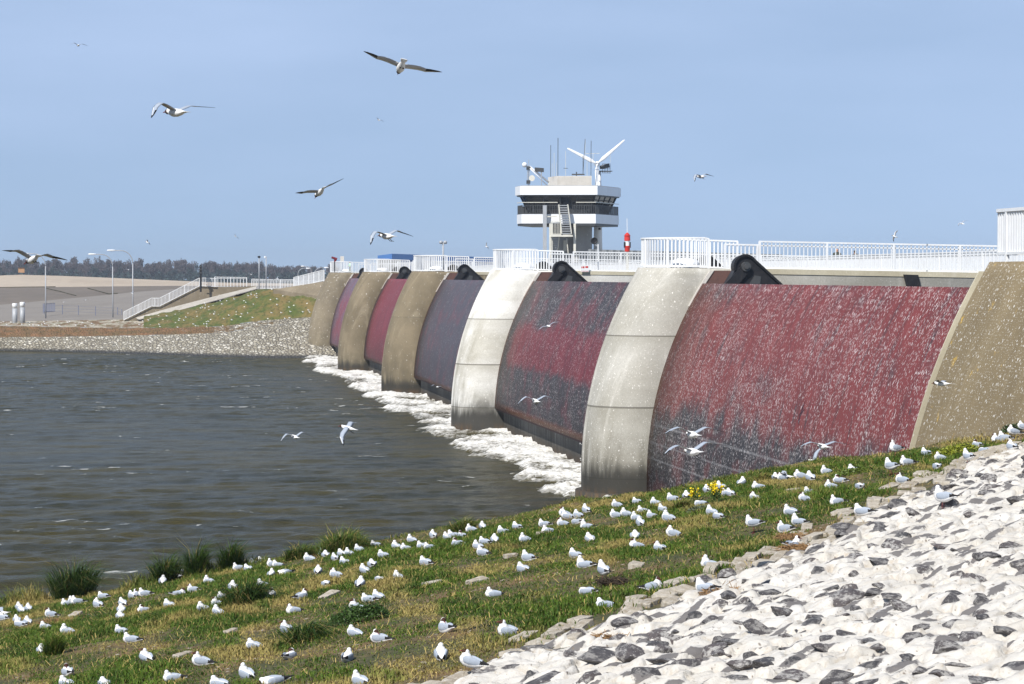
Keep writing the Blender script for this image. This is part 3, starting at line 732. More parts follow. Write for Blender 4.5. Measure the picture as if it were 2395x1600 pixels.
rail('railing', 'white stair railing climbing the far brown wall', [at(290,749,328.4), at(354,717,328.4), at(373,717,328.4), at(467,669.5,328.4), at(505,671,328.4)], 1.12, 0.2, 2.2, 0.05, cat='stair railing')
rail('barrier_gate', 'low white barrier fence right of the top of the stairs', [at(502,671.5,331), at(577,672.5,331)], 1.35, 0.42, 2.2, 0.07, second=True, cat='barrier')
rail('railing', 'white fence of several rails behind the two slim lamp posts', [at(589,674.5,330), at(640,676,330), at(690,676,330)], 1.25, 0.2, 2.0, 0.07, second=True)
rail('railing', 'white railing rising to the farthest pier', [at(687,674,312), at(758,657,302)], 1.35, 0.2, 1.9, 0.05)
rail('railing', 'lower white fence behind the rising railing', [at(690,676,334), at(790,676,334)], 1.1, 0.24, 2.6, 0.06)
ol = [at(640,677,306), at(687,675,306), at(762,657.5,300), at(800,655,296), at(800,700,296), at(640,700,306)]
o = MB().prism(ol, (0, 1.5, 0)).build('wing_wall', BWALL); tag(o, 'brown sloping wing wall between green bank and farthest pier', 'wall')

# blue tarpaulin lying on the bank beside the path
mb = MB(); c = at(465, 719, 321.5); n = 10
pts = []
for i in range(n + 1):
    for j in range(5):
        u, v2 = i / n, j / 4
        pts.append((c.x + (u - .5) * 1.15, c.y + (v2 - .5) * 1.5, c.z + 0.12 + 0.34 * math.sin(math.pi * v2) * (0.6 + 0.5 * random.random()) + 0.25 * u))
mb.add(pts, [(i * 5 + j, i * 5 + j + 1, (i + 1) * 5 + j + 1, (i + 1) * 5 + j) for i in range(n) for j in range(4)])
tag(mb.build('tarpaulin', NT('blue_tarpaulin').done((0.03, 0.08, 0.42), 0.5)), 'crumpled blue tarpaulin on the grass beside the pale path', 'tarpaulin')

# ------------------------------------------------------------------ lamps, posts
LAMPW = NT('lamp_housing').done((0.78, 0.80, 0.82), 0.4)
def lamp(x, yb, yt, Y, arm, label, thick=0.085, group='street lamps on the far bank'):
    base = at(x, yb, Y); top = at(x, yt, Y); s = Y / FPX; ax = arm * s; r0 = min(abs(ax) * 0.45, 2.6); sg = 1 if ax > 0 else -1
    root = empty('street_lamp')
    MB().tube([base - Vector((0, 0, .6)), (base.x, base.y, top.z - r0 * 1.15)], [thick * 1.15, thick * 0.8], 10).build('pole', GALV, root, True)
    pts = []
    for j in range(13):
        a = math.pi / 2 * j / 12; pts.append((base.x + sg * r0 * (1 - math.cos(a)), base.y, top.z - r0 * 1.15 + r0 * 1.1 * math.sin(a)))
    pts.append((base.x + ax * 0.72, base.y, top.z - r0 * .03))
    MB().tube(pts, thick * 0.75, 8).build('arm', GALV, root, True)
    hx0, hx1 = base.x + ax * 0.66, base.x + ax
    h = MB().lathe((0, 0, 0), [(0.02, 0), (0.11, 0.05), (0.15, 0.3), (0.16, 0.6), (0.12, 0.9), (0.03, 1.0)], 12)
    h.v = [(hx1 - (hx1 - hx0) * z, base.y + y0, top.z - r0 * .03 + x0 * 0.75) for x0, y0, z in h.v]
    h.build('lamp_head', LAMPW, root, True)
    settle(root, base); tag(root, label, 'street lamp', group)
lamp(107, 737, 592.5, 345, -57, 'tall grey street lamp behind the flying gull at the left edge')
lamp(264, 743, 594, 342, -56, 'tall grey street lamp in the middle of three, over the asphalt slope')
lamp(311, 751, 585, 336, -59, 'tallest grey street lamp, standing at the foot of the white stairs')
lamp(697, 660, 627.5, 420, 28, 'small curved street lamp beyond the rising white railing', 0.07)
lamp(728, 660, 622.5, 520, -24, 'distant curved street lamp facing left, before the wood', 0.07)
lamp(735, 655, 625.5, 420, 34, 'small curved street lamp nearest the farthest pier', 0.07)
def post_lamp(x, yb, yt, Y, label, head):
    root = empty('lamp_post'); a, b = at(x, yb, Y), at(x, yt, Y)
    MB().tube([a, b], 0.07, 8).build('pole', GALV, root, True)
    if head == 'disc': MB().lathe(b - Vector((0, 0, .1)), [(0.05, 0), (0.2, 0.1), (0.2, 0.22), (0.08, 0.3)], 12).build('lamp_head', BLACK_STEEL, root)
    elif head == 'side': MB().lathe(b + Vector((-.16, 0, -.25)), [(0.02, 0), (0.12, 0.05), (0.12, 0.22), (0.03, 0.3)], 10).build('lamp_head', LAMPW, root)
    else:
        for s in (-1, 1):
            h = MB().lathe((b.x + s * .17, b.y, b.z - .1), [(0.02, 0), (0.14, 0.05), (0.15, 0.18), (0.08, 0.26), (0.02, .28)], 12); h.build('lamp_head', GALV, root, True)
        MB().bar(b + Vector((-.2, 0, .02)), b + Vector((.2, 0, .02)), .05, .05).build('crossbar', GALV, root)
    settle(root, a); tag(root, label, 'lamp post')
post_lamp(606, 676, 602, 326, 'slim lamp post with black disc head before the white fence', 'disc')
post_lamp(622.5, 676, 600, 330, 'slim lamp post with small pale head on its left side', 'side')
post_lamp(1036.5, 640, 568, 192, 'thin white post with two round lamps on the third pier', 'double')
# black mast at the head of the stairs
root = empty('signal_mast'); a, b = at(469.5, 683, 327), at(469.5, 619, 327)
MB().tube([a, b], 0.13, 8).build('pole', BLACK_STEEL, root)
for z in (0.35, 0.75, 1.2): MB().box((a.x - .2, a.y - .2, b.z - z), (a.x + .2, a.y + .2, b.z - z + .22)).build('lamp_box', DARK_STEEL, root)
MB().bar((a.x - .5, a.y, b.z - 1.7), (a.x + .2, a.y, b.z - 1.7), .08, .08).build('bracket', BLACK_STEEL, root)
settle(root, a); tag(root, 'dark signal mast at the top of the white stairs', 'mast')
# mooring posts
for x, yb, yt, lb in ((34.8, 756, 709.5, 'left of two thick grey mooring posts with white cap on the far shore'), (52.5, 755, 706.5, 'right, slightly taller grey mooring post with white cap on the far shore')):
    Y = 329; a, b = at(x, yb, Y), at(x, yt, Y); h = b.z - a.z; root = empty('mooring_post')
    MB().lathe(a - Vector((0, 0, .5)), [(0.33, 0), (0.33, h * .75 + .5)], 20).build('pole', GALV, root, True)
    MB().lathe((a.x, a.y, a.z + h * .75 - .001), [(0.335, 0), (0.335, h * .25 - .04), (0.30, h * .25)], 20).build('cap', LAMPW, root, True)
    settle(root, a); tag(root, lb, 'mooring post', 'mooring posts on the far shore')
# wire fence on the asphalt berm
FENCEM = NT('blue_grey_fence_steel').done((0.17, 0.19, 0.27), 0.5)
root = empty('wire_fence'); Y = 352
P3 = [at(x, y, Y) for x, y in ((103, 735), (146, 735.5), (183.5, 736.5), (223.5, 739), (275, 741), (285, 745))]
for p in P3: MB().tube([p, p + Vector((0, 0, 1.35))], 0.05, 6).build('post', FENCEM, root)
mb = MB()
for z in (0.45, 0.85, 1.25):
    mb.tube([p + Vector((0, 0, z)) for p in P3], 0.012, 4)
mb.build('wire', FENCEM, root)
settle(root, P3[0]); tag(root, 'thin blue grey wire fence on posts along the asphalt', 'fence')
rail('fence_panel', 'short blue grey mesh fence panel behind the left street lamp', [at(101, 731, 354), at(128, 729, 360)], 1.25, 0.42, 0.9, 0.03, mat=FENCEM, bar=.05, cat='fence')
# wooden hide on the dike
WOOD = painted('weathered_boards', (0.40, 0.235, 0.13), 0.8, (0.24, 0.15, 0.09), 0.5, 1.0)
a = at(50, 641, 548); s = 548 / FPX; root = empty('wooden_hut')
MB().box((a.x - 7 * s, 548, a.z + .3), (a.x + 7 * s, 549.3, a.z + 14.5 * s)).build('wall', WOOD, root)
MB().prism([(a.x - 8 * s, 547.8, a.z + 14.5 * s), (a.x + 8 * s, 547.8, a.z + 14.5 * s), (a.x + 8 * s, 547.8, a.z + 15.6 * s), (a.x - 8 * s, 547.8, a.z + 16.6 * s)], (0, 1.7, 0)).build('roof', DARK_STEEL, root)
for sx in (-1, 1): MB().box((a.x + sx * 5.6 * s - .07, 548.3, a.z - .6), (a.x + sx * 5.6 * s + .07, 548.45, a.z + .31)).build('leg', DARK_STEEL, root)
settle(root, a); tag(root, 'small brown wooden hut on the dike behind the left flying gull', 'hut')

# ------------------------------------------------------------------ wood on the horizon
def crown_mesh(name, n, rx, rz, z0, size, seed, bare):
    r = np.random.default_rng(seed); V = []; 
    c = []
    lobes = [(r.normal(0, rx * .45), r.normal(0, rx * .45), z0 + rz * r.uniform(.35, 1.75), r.uniform(.35, .62)) for _ in range(9)]
    while len(c) < n:
        lx, ly, lz, ls = lobes[r.integers(9)]
        d = r.normal(0, 1, 3); d /= np.linalg.norm(d); q = r.random() ** 0.4 * ls
        c.append((lx + d[0] * rx * q, ly + d[1] * rx * q, lz + d[2] * rz * q))
    c = np.array(c); t = r.normal(0, 1, (n, 3, 3)) * np.array([size, size, size * (1.6 if bare else 1.0)])
    if bare: t[:, 2] *= np.array([.25, .25, 1.0])
    V = (c[:, None] + t).reshape(-1, 3)
    me = raw_mesh(name, V, np.arange(n * 3).reshape(-1, 3), [], False)
    d = me.data; bpy.data.objects.remove(me); return d
def leaf_mat(name, a, b):
    k = NT(name); return k.done(k.mix(k.rng(k.math('ADD', k.math('MULTIPLY', k.noise(k.pos(), 0.5, 3), 0.7), k.math('MULTIPLY', k.rand(), 0.6)), 0.3, 1.0), a, b), 0.9)
TW = [leaf_mat('bare_twigs', (0.055, 0.046, 0.052), (0.11, 0.09, 0.09)), leaf_mat('conifer_needles', (0.014, 0.028, 0.030), (0.032, 0.055, 0.050))]  # blue cast in twig and needle colours stands in for part of the haze
BARK = NT('bark').done((0.07, 0.055, 0.045), 0.9)
tr = []
for i in range(7):
    bare = i < 5
    me = crown_mesh('tree_crown', 1500 if bare else 900, 3.6 if bare else 2.8, 5.2 if bare else 5.6, 4.0 if bare else 1.5, 0.34 if bare else 0.4, 50 + i, bare)
    me.materials.append(TW[0 if bare else 1])
    tk = MB(); tk.tube([(0, 0, -.5), (.1, 0, 5), (.1, .1, 11)], [.28, .2, .06], 6)
    for j in range(6):
        a = j * 1.05 + i; tk.tube([(.1, 0, 3.5 + j * .9), (1.6 * math.cos(a), 1.6 * math.sin(a), 6.3 + j), (2.6 * math.cos(a), 2.6 * math.sin(a), 9 + j * .9)], [.11, .07, .03], 4)
    root = empty('bare_tree' if bare else 'conifer'); link('crown', me, [], root); tk.build('trunk', BARK, root)
    tr.append(root)
first = [True] * 7
LT = {True: 'distant bare brown tree of the wood on the horizon', False: 'distant dark conifer of the wood on the horizon'}
r = np.random.default_rng(5)
for rowi, (Y, n, kinds, hs) in enumerate(((1380, 40, (5, 6, 5, 6, 3), 0.82), (1450, 50, (0, 1, 2, 3, 4, 0, 1, 2, 5), 1.0), (1540, 44, (0, 1, 2, 3, 4), 1.07))):
    for k in range(n):
        px = -60 + 870 * (k + r.uniform(-.35, .35)) / n; kd = int(kinds[r.integers(len(kinds))])
        if first[kd]: t = tr[kd]; first[kd] = False
        else: t = copy_tree(tr[kd])
        p = at(px, 644, Y); yt = 8 + float(interp(px, [(-60, 604), (60, 606), (130, 604), (210, 605), (330, 607), (450, 609), (560, 612), (600, 611), (700, 615), (810, 619)]))
        hgt = (at(px, yt, Y).z - 4.4) * hs * r.uniform(0.86, 1.1)
        t.location = (p.x, Y + r.uniform(-15, 15), 4.4); sc = hgt / 14.5; t.scale = (sc * r.uniform(1.0, 1.35), sc * 1.1, sc); t.rotation_euler.z = r.uniform(0, 6.28)
        tag(t, LT[kd < 5], 'tree', 'bare trees of the horizon wood' if kd < 5 else 'conifers of the horizon wood')
hz = MB().box((-1600, -260, -4.5), (1600, 2700, 34)).build('haze', [])
hm = bpy.data.materials.new('air_haze'); hm.use_nodes = True; ht = hm.node_tree; ht.nodes.clear()
ho = ht.nodes.new('ShaderNodeOutputMaterial'); hv = ht.nodes.new('ShaderNodeVolumePrincipled'); hv.inputs['Density'].default_value = 0.00019
hv.inputs['Color'].default_value = (0.80, 0.88, 1.0, 1); hv.inputs['Anisotropy'].default_value = 0.2
ht.links.new(hv.outputs[0], ho.inputs['Volume']); hz.data.materials.append(hm); tag(hz, kind='stuff')
n = 15000; r = np.random.default_rng(9)
c = np.stack([r.uniform(-130, 140, n), r.uniform(1330, 1500, n), 4.4 + 6.5 * r.random(n) ** 1.3], -1)
V = (c[:, None] + r.normal(0, 0.6, (n, 3, 3))).reshape(-1, 3)
o = raw_mesh('undergrowth', V, np.arange(3 * n).reshape(-1, 3), [TW[1]], False); tag(o, kind='stuff', label='dark green undergrowth along the foot of the horizon wood', cat='undergrowth')
# ------------------------------------------------------------------ control tower
TY = 290.0; TO = at(1329, 643.5, TY); TS = TY / FPX; TZ0 = TO.z
td = Vector((TO.x, TO.y, 0)).normalized(); tu = Vector((td.y, -td.x, 0))        # v: away from the viewer, u: to the right
tower = empty('control_tower')
def T(u, v, w_): return TO + tu * u + td * v + Vector((0, 0, w_))
def TP(zx, zy, v=0.0):
    """tower point from the close-up of the photograph"""
    x, y = 1150 + zx / 4.9, 300 + zy / 4.9
    return T((x - 1329) * TS * (TO.length + v) / TO.length, v, (643.5 - y) * TS)
def tprism(plan, w0, w1, name, mat, parent=tower, taper=None):
    a = [T(u, v, w0) for u, v in plan]; b = [T(u, v, w1) for u, v in (taper or plan)]; n = len(a)
    mb = MB(); mb.add(a + b, [tuple(reversed(range(n))), tuple(range(n, 2 * n))] + [(i, (i + 1) % n, n + (i + 1) % n, n + i) for i in range(n)])
    return mb.build(name, mat, parent)
def shrink(pl, k, c=(0.2, 0.5)): return [((u - c[0]) * k + c[0], (v - c[1]) * k + c[1]) for u, v in pl]
RP = [(-6.35, -1.5), (-5.72, -4.3), (3.45, -4.8), (6.4, 3.5), (3.0, 6.5), (-4.5, 6.0)]
GP = [(-6.15, -1.5), (-5.55, -4.1), (3.25, -4.6), (6.15, 3.5), (2.9, 6.3), (-4.4, 5.8)]
tprism(RP, 9.5, 10.55, 'roof_band', TOWER_WHITE); tprism(shrink(RP, 0.97), 10.53, 10.62, 'roof', GREY_CONC)
tprism(shrink(RP, 0.97), 9.36, 9.52, 'soffit', DARK_STEEL)
tprism(shrink(GP, 0.76), 7.2, 9.37, 'glazing', GLASS, tower, shrink(RP, 0.90))
mu = MB(); b0, b1 = shrink(GP, 0.765), shrink(RP, 0.906)
for i in range(6):
    j = (i + 1) % 6; k = 4 if i in (1, 2) else 2
    for s in range(k + 1):
        t = s / k; p = T(b0[i][0] * (1 - t) + b0[j][0] * t, b0[i][1] * (1 - t) + b0[j][1] * t, 7.2); q = T(b1[i][0] * (1 - t) + b1[j][0] * t, b1[i][1] * (1 - t) + b1[j][1] * t, 9.37)
        mu.bar(p, q, .1 if s % k else .2, .1)
    mu.bar(T(*b0[i], 7.75), T(*b0[j], 7.75), .1, .9)
mu.build('window_frame', DARK_STEEL, tower)
tprism(GP, 6.12, 7.22, 'gallery_parapet', TOWER_WHITE); tprism(shrink(GP, 0.985), 5.86, 6.13, 'gallery_soffit', DARK_STEEL)
rl = shrink(GP, 0.985)
rr = empty('gallery_railing'); rr.parent = tower
rail('x', '', [T(u, v, 7.22) for u, v in (rl[5], rl[0], rl[1], (-1.25, rl[1][1] - .15))], 1.05, 0.2, 1.4, 0.05, mat=DARK_STEEL, parent=rr, bar=.06)
rail('x', '', [T(u, v, 7.22) for u, v in ((0.55, rl[1][1] - .2), rl[2], rl[3], rl[4])], 1.05, 0.2, 1.4, 0.05, mat=DARK_STEEL, parent=rr, bar=.06)
hr = MB()
for A, B in ((rl[0], rl[1]), (rl[1], (-1.25, rl[1][1] - .15)), ((0.9, rl[2][1] + .1), rl[2]), (rl[2], rl[3])):
    hr.bar(T(A[0] * 1.01, A[1] * 1.01, 8.62), T(B[0] * 1.01, B[1] * 1.01, 8.62), .08, .08)
hr.build('outer_handrail', PALE_STEEL, rr)
tprism([(0.66, -1.2), (2.7, -1.4), (2.9, 2.2), (0.8, 2.4)], -0.5, 5.9, 'core', GREY_CONC)
tprism([(-2.2, 0.2), (0.7, 0.0), (0.7, 2.6), (-2.2, 2.6)], -0.5, 5.9, 'stair_core', GREY_CONC)
tprism([(-3.0, -5.2), (-2.55, -5.2), (-2.55, -4.75), (-3.0, -4.75)], -0.5, 8.25, 'column', GALV)
tprism([(-2.25, -5.0), (-1.85, -5.0), (-1.85, -4.7), (-2.25, -4.7)], -0.5, 6.1, 'column', PALE_STEEL)
tprism([(0.62, -5.0), (0.9, -5.0), (0.9, -4.75), (0.62, -4.75)], 2.6, 6.1, 'column', PALE_STEEL)
s1 = MB(); s1.bar(TP(765, 880, -5.3), TP(798, 1215, -5.6), .10, .5); s1.bar(TP(868, 880, -5.3), TP(912, 1215, -5.6), .10, .5); s1.build('stringer', PALE_STEEL, tower)
t1 = MB()
for k in range(13):
    t = k / 12; t1.bar(TP(772 + 30 * t, 890 + 320 * t, -5.3 - .3 * t), TP(864 + 44 * t, 890 + 320 * t, -5.3 - .3 * t), .32, .09)
t1.build('step', GALV, tower)
MB().prism([TP(672, 1222, -5.7), TP(930, 1222, -5.7), TP(930, 1246, -5.7), TP(672, 1246, -5.7)], td * 1.4).build('landing', PALE_STEEL, tower)
lr = empty('landing_railing'); lr.parent = tower
rail('x', '', [TP(678, 1222, -5.6), TP(785, 1222, -5.6)], 1.55, 0.16, 1.2, 0.05, mat=PALE_STEEL, parent=lr, bar=.08)
s2 = MB(); s2.bar(TP(672, 1246, -5.0), TP(672, 1500, -5.0), .2, .2); s2.bar(TP(770, 1250, -5.0), TP(740, 1500, -3.5), .08, .25); s2.build('stringer', PALE_STEEL, tower)
t2 = MB()
for k in range(10):
    t = k / 9; t2.bar(TP(680, 1268 + 230 * t, -5.0 + 1.5 * t), TP(766 - 30 * t, 1268 + 230 * t, -5.0 + 1.5 * t), .3, .1)
t2.build('step', GALV, tower)
MB().prism([TP(820, 1280, -.2), TP(862, 1280, -.2), TP(862, 1400, -.2), TP(820, 1400, -.2)], td * -.06).build('door', PALE_STEEL, tower)
MB().bar(TP(600, 1015, -5.0), TP(745, 1015, -5.0), .1, .14).build('tie_beam', PALE_STEEL, tower)
MB().bar(TP(860, 1260, -2.4), TP(876, 1440, -2.4), .1, .1).build('downpipe', PALE_STEEL, tower)
# machine box on the roof with ribs
bx = empty('machine_room'); bx.parent = tower
tprism([(-2.45, 1.4), (-1.35, -2.2), (2.75, -2.4), (2.75, 1.4)], 10.6, 11.82, 'wall', BOX_BEIGE, bx)
rb = MB()
for k in range(30):
    u = -1.35 + 4.1 * k / 29; v = -2.2 - .2 * k / 29; rb.bar(T(u, v - .03, 10.62), T(u, v - .03, 11.8), .06, .07)
rb.build('rib', BOX_BEIGE, bx)
MB().bar(TP(918, 520, -1), TP(1066, 520, -1), .18, .16).build('radar_bar', DARK_STEEL, bx)
MB().bar(TP(972, 490, -1), TP(972, 545, -1), .12, .12).build('radar_post', DARK_STEEL, bx)
ant = [(672, 180, 545, .035), (713, 270, 540, .025), (756, 98, 660, .04), (847, 250, 530, .025), (1072, 110, 300, .02), (1048, 300, 515, .035), (1095, 370, 540, .025), (1140, 130, 545, .035), (1165, 280, 450, .02), (1366, 290, 380, .015), (690, 390, 545, .02), (740, 380, 545, .02)]
for x, y0, y1, rd in ant: MB().tube([TP(x, y1, -1), TP(x + (2 if y0 < 200 else 0), y0, -1)], rd, 5).build('antenna', DARK_STEEL if rd > .03 else PALE_STEEL, tower)
MB().bar(TP(1080, 275, 0), TP(1240, 272, 0), .05, .05).build('antenna', PALE_STEEL, tower)
MB().bar(TP(820, 448, -1), TP(872, 448, -1), .06, .06).build('antenna', DARK_STEEL, tower)
MB().bar(TP(1072, 110, -1), TP(1048, 515, -1), .05, .05).build('antenna', DARK_STEEL, tower)
# aerial mast with ball, dish and brace
am = empty('aerial_mast'); am.parent = tower
m = MB(); a, b = TP(412, 665, -2), TP(418, 350, -2)
for dx, dv in ((-.14, 0), (.14, 0), (0, .22)): m.tube([a + tu * dx + td * dv, a.lerp(b, .78) + tu * dx * .8 + td * dv], .035, 5)
for k in range(12):
    p = a.lerp(b, .78 * k / 12); q = a.lerp(b, .78 * (k + 1) / 12); s = 1 if k % 2 else -1; m.bar(p + tu * .14 * s, q - tu * .14 * s, .04, .04)
m.tube([a.lerp(b, .7), b], .03, 5); m.build('lattice', GALV, am)
def ball(c, r, name, mat, par):
    pr = [(max(.01, r * math.sin(math.pi * k / 12)), -r * math.cos(math.pi * k / 12)) for k in range(13)]
    return MB().lathe(c, pr, 16).build(name, mat, par, True)
ball(TP(370, 412, -2), .31, 'radome', TOWER_WHITE, am)
d_ = MB().tube([TP(455, 566, -2.1), TP(457, 566, -1.95)], [.36, .33], 18); d_.build('dish', PALE_STEEL, am)
for o_, z in ((0, 430), (0.02, 590)): MB().box(TP(395, z + 40, -2.2), TP(432, z, -1.8)).build('equipment_box', DARK_STEEL, am)
m = MB(); m.tube([TP(425, 430, -2), TP(650, 610, -1)], .11, 8); m.tube([TP(432, 455, -2.2), TP(655, 668, -1.2)], .06, 6); m.build('brace', TOWER_WHITE, am, True)
sp = empty('panel_mast'); sp.parent = tower
MB().tube([TP(565, 668, -2), TP(565, 450, -2)], .06, 6).build('pole', GALV, sp)
MB().prism([TP(487, 442, -2.1), TP(594, 450, -2.1), TP(594, 497, -2.1), TP(487, 490, -2.1)], td * .15).build('panel', DARK_STEEL, sp)
settle(tower, TO); tag(tower, 'white hexagonal control tower with dark sloping windows and stairs', 'control tower')

# small wind turbine beside the tower
wt = empty('wind_turbine')
mz = TP(1222, 1420, 3.0)
MB().tube([mz, TP(1222, 1120, 3.0), TP(1224, 690, 3.0), TP(1226, 470, 3.0)], [.55, .5, .42, .3], 16).build('mast', TOWER_WHITE, wt, True)
hub = TP(1212, 385, 1.8)
n_ = MB(); n_.tube([hub + td * -.1, hub + td * .5, hub + td * 1.5], [.28, .34, .26], 14); n_.build('nacelle', TOWER_WHITE, wt, True)
def blade(tip, parent, wr):
    d = (tip - hub); L = d.length; d.normalize(); s = d.cross(td).normalized()
    V = []; prof = [(0.02, .10, .12), (.10, .12, .10), (.22, wr, .07), (.5, wr * .78, .05), (.8, wr * .55, .035), (.97, wr * .42, .02), (1.0, wr * .2, .012)]
    for t, wd, th in prof:
        p = hub + d * (L * t)
        for k in range(8):
            a = 2 * math.pi * k / 8; V.append(p + s * (math.cos(a) * wd) + td * (math.sin(a) * th - 0.15))
    F = [(i * 8 + k, i * 8 + (k + 1) % 8, (i + 1) * 8 + (k + 1) % 8, (i + 1) * 8 + k) for i in range(len(prof) - 1) for k in range(8)]
    F += [tuple(reversed(range(8))), tuple(range(len(prof) * 8 - 8, len(prof) * 8))]
    mb = MB(); mb.add(V, F); return mb.build('blade', TOWER_WHITE, parent, True)
for tx, ty, wr in ((866, 205, .26), (1530, 108, .24), (1202, 690, .26)): blade(TP(tx, ty, 1.6), wt, wr)
pf = MB()
for y in (382, 440, 488):
    pf.bar(TP(1270, y, 2.6), TP(1362, y, 2.6), .05, .05); pf.bar(TP(1362, y, 2.6), TP(1362, y, 4.2), .05, .05)
for x in (1272, 1302, 1332, 1362): pf.bar(TP(x, 380, 2.6), TP(x, 488, 2.6), .05, .05)
pf.box(TP(1240, 470, 2.4), TP(1362, 462, 4.2)); pf.build('platform', DARK_STEEL, wt)
MB().tube([TP(1245, 425, 2.4), TP(1350, 400, 2.6)], [.22, .28], 10).build('generator', DARK_STEEL, wt, True)
cmr = MB(); cmr.tube([TP(1236, 1142, 2.2), TP(1244, 1142, 2.0)], .14, 10); cmr.build('camera_head', BLACK_STEEL, wt)
settle(wt, mz); tag(wt, 'white three bladed wind turbine beside the control tower', 'wind turbine')

# dish on a white pole, on the second pier
root = empty('dish_pole'); a, b = at(1399, 637, 146.5), at(1399, 571, 146.5); s = 146.5 / FPX
MB().tube([a, b], .035, 8).build('pole', WHITE_PAINT, root)
dc = at(1390, 563.5, 146.5)
V = []; F = []
for i in range(6):
    rr_ = 8.4 * s * i / 5
    for k in range(20):
        t = 2 * math.pi * k / 20; V.append((dc.x + rr_ * math.cos(t), dc.y + 0.06 - 0.05 * (i / 5) ** 2, dc.z + rr_ * math.sin(t)))
for i in range(5):
    for k in range(20): F.append((i * 20 + k, i * 20 + (k + 1) % 20, (i + 1) * 20 + (k + 1) % 20, (i + 1) * 20 + k))
mb = MB(); mb.add(V, F); d_ = mb.build('dish', BLACK_STEEL, root, True); sd = d_.modifiers.new('t', 'SOLIDIFY'); sd.thickness = .02
MB().bar(dc + Vector((0, .05, -.2)), b + Vector((0, 0, -.12)), .05, .05).build('bracket', GALV, root)
settle(root, a); tag(root, 'dark round dish on a slim white pole right of the tower foot', 'dish antenna')
# red beacon with black and white bands
root = empty('beacon'); a = at(1467, 636, 148); s = 148 / FPX; c = at(1467, 588, 148)
MB().box((a.x - .06, a.y - .06, a.z - .3), (a.x + .06, a.y + .06, c.z + .02)).build('post', PALE_STEEL, root)
def cyl(y0, y1, r0, r1, name, mat):
    z0, z1 = at(1467, y0, 148).z, at(1467, y1, 148).z; return MB().lathe((a.x, a.y, z0), [(r0 * s, 0), (r1 * s, z1 - z0)], 16).build(name, mat, root)
cyl(588.5, 575, 5.8, 7.2, 'lower_body', RED_PAINT); cyl(579, 577.5, 7.8, 7.8, 'ring', RED_PAINT)
cyl(577.4, 563, 6.0, 6.0, 'white_band', LAMPW); cyl(563, 549.6, 7.6, 6.8, 'upper_body', RED_PAINT); cyl(549.5, 544, 6.9, 1.5, 'cap', RED_PAINT); cyl(552.5, 551, 7.9, 7.9, 'ring', RED_PAINT)
for sx in (-1, 1): MB().box((a.x + sx * 6.4 * s - 1.1 * s, a.y - .13, at(0, 577, 148).z), (a.x + sx * 6.4 * s + 1.1 * s, a.y + .13, at(0, 563, 148).z)).build('black_bar', BLACK_STEEL, root)
MB().tube([at(1467, 545, 148), at(1466.5, 511, 148)], .018, 5).build('whip_antenna', WHITE_PAINT, root)
settle(root, a); tag(root, 'red lantern beacon with white middle band on a post behind the railing', 'beacon')
# warning sign on the railing of the second pier
root = empty('warning_sign'); Y = 145.75; p0, p1 = at(1358.5, 636, Y), at(1377, 620.5, Y)
MB().box((p0.x, Y - .03, p0.z), (p1.x, Y, p1.z)).build('board', LAMPW, root)
wd, hg = p1.x - p0.x, p1.z - p0.z; mb = MB()
for u0, u1, v0, v1 in ((.06, .18, .56, .82), (.24, .44, .56, .84), (.56, .92, .60, .86), (.05, .16, .10, .16), (.22, .5, .08, .14), (.54, .62, .1, .16), (.66, .95, .07, .13)):
    mb.box((p0.x + u0 * wd, Y - .036, p0.z + v0 * hg), (p0.x + u1 * wd, Y - .031, p0.z + v1 * hg))
mb.build('red_marking', RED_PAINT, root)
settle(root, p0); tag(root, 'small white warning sign with red marks on the railing', 'sign')
# blue hall behind the far end of the barrage
root = empty('blue_hall'); a, b, c2 = at(911, 593.5, 322), at(1185, 602.5, 400), at(880, 604.5, 352)
bk = Vector((1.2, 30, 0))
def wallp(z0f, z1f, off, name, mat):
    A, B = a + Vector((off, -off, 0)), b + Vector((off, -off, 0)); C_ = a + bk
    mb = MB(); z0, z1 = a.z - z0f, a.z - z1f
    V = [(A.x, A.y, z0), (B.x, B.y, z0), (B.x + 1.2, B.y + 30, z0), (C_.x, C_.y, z0)]; V += [(x, y, z1) for x, y, _ in V]
    mb.add(V, [(0,1,5,4),(1,2,6,5),(2,3,7,6),(3,0,4,7),(4,5,6,7)]); return mb.build(name, mat, root)
wallp(4.2, 1.35, 0, 'wall', BLUE_SHEET); wallp(1.4, .75, .12, 'fascia', painted('dark_blue_fascia', (0.02, 0.10, 0.38), .45)); wallp(.76, 0, .3, 'roof_edge', painted('light_blue_roof_edge', (0.045, 0.22, 0.62), .45))
MB().prism([at(886, 605, 318), at(937, 607, 318), at(937, 640, 318), at(886, 640, 318)], (0, 3, 0)).build('annex', GREY_CONC, root)
settle(root, Vector((a.x, a.y, 9))); tag(root, 'long bright blue hall behind the railings of the far piers', 'hall')
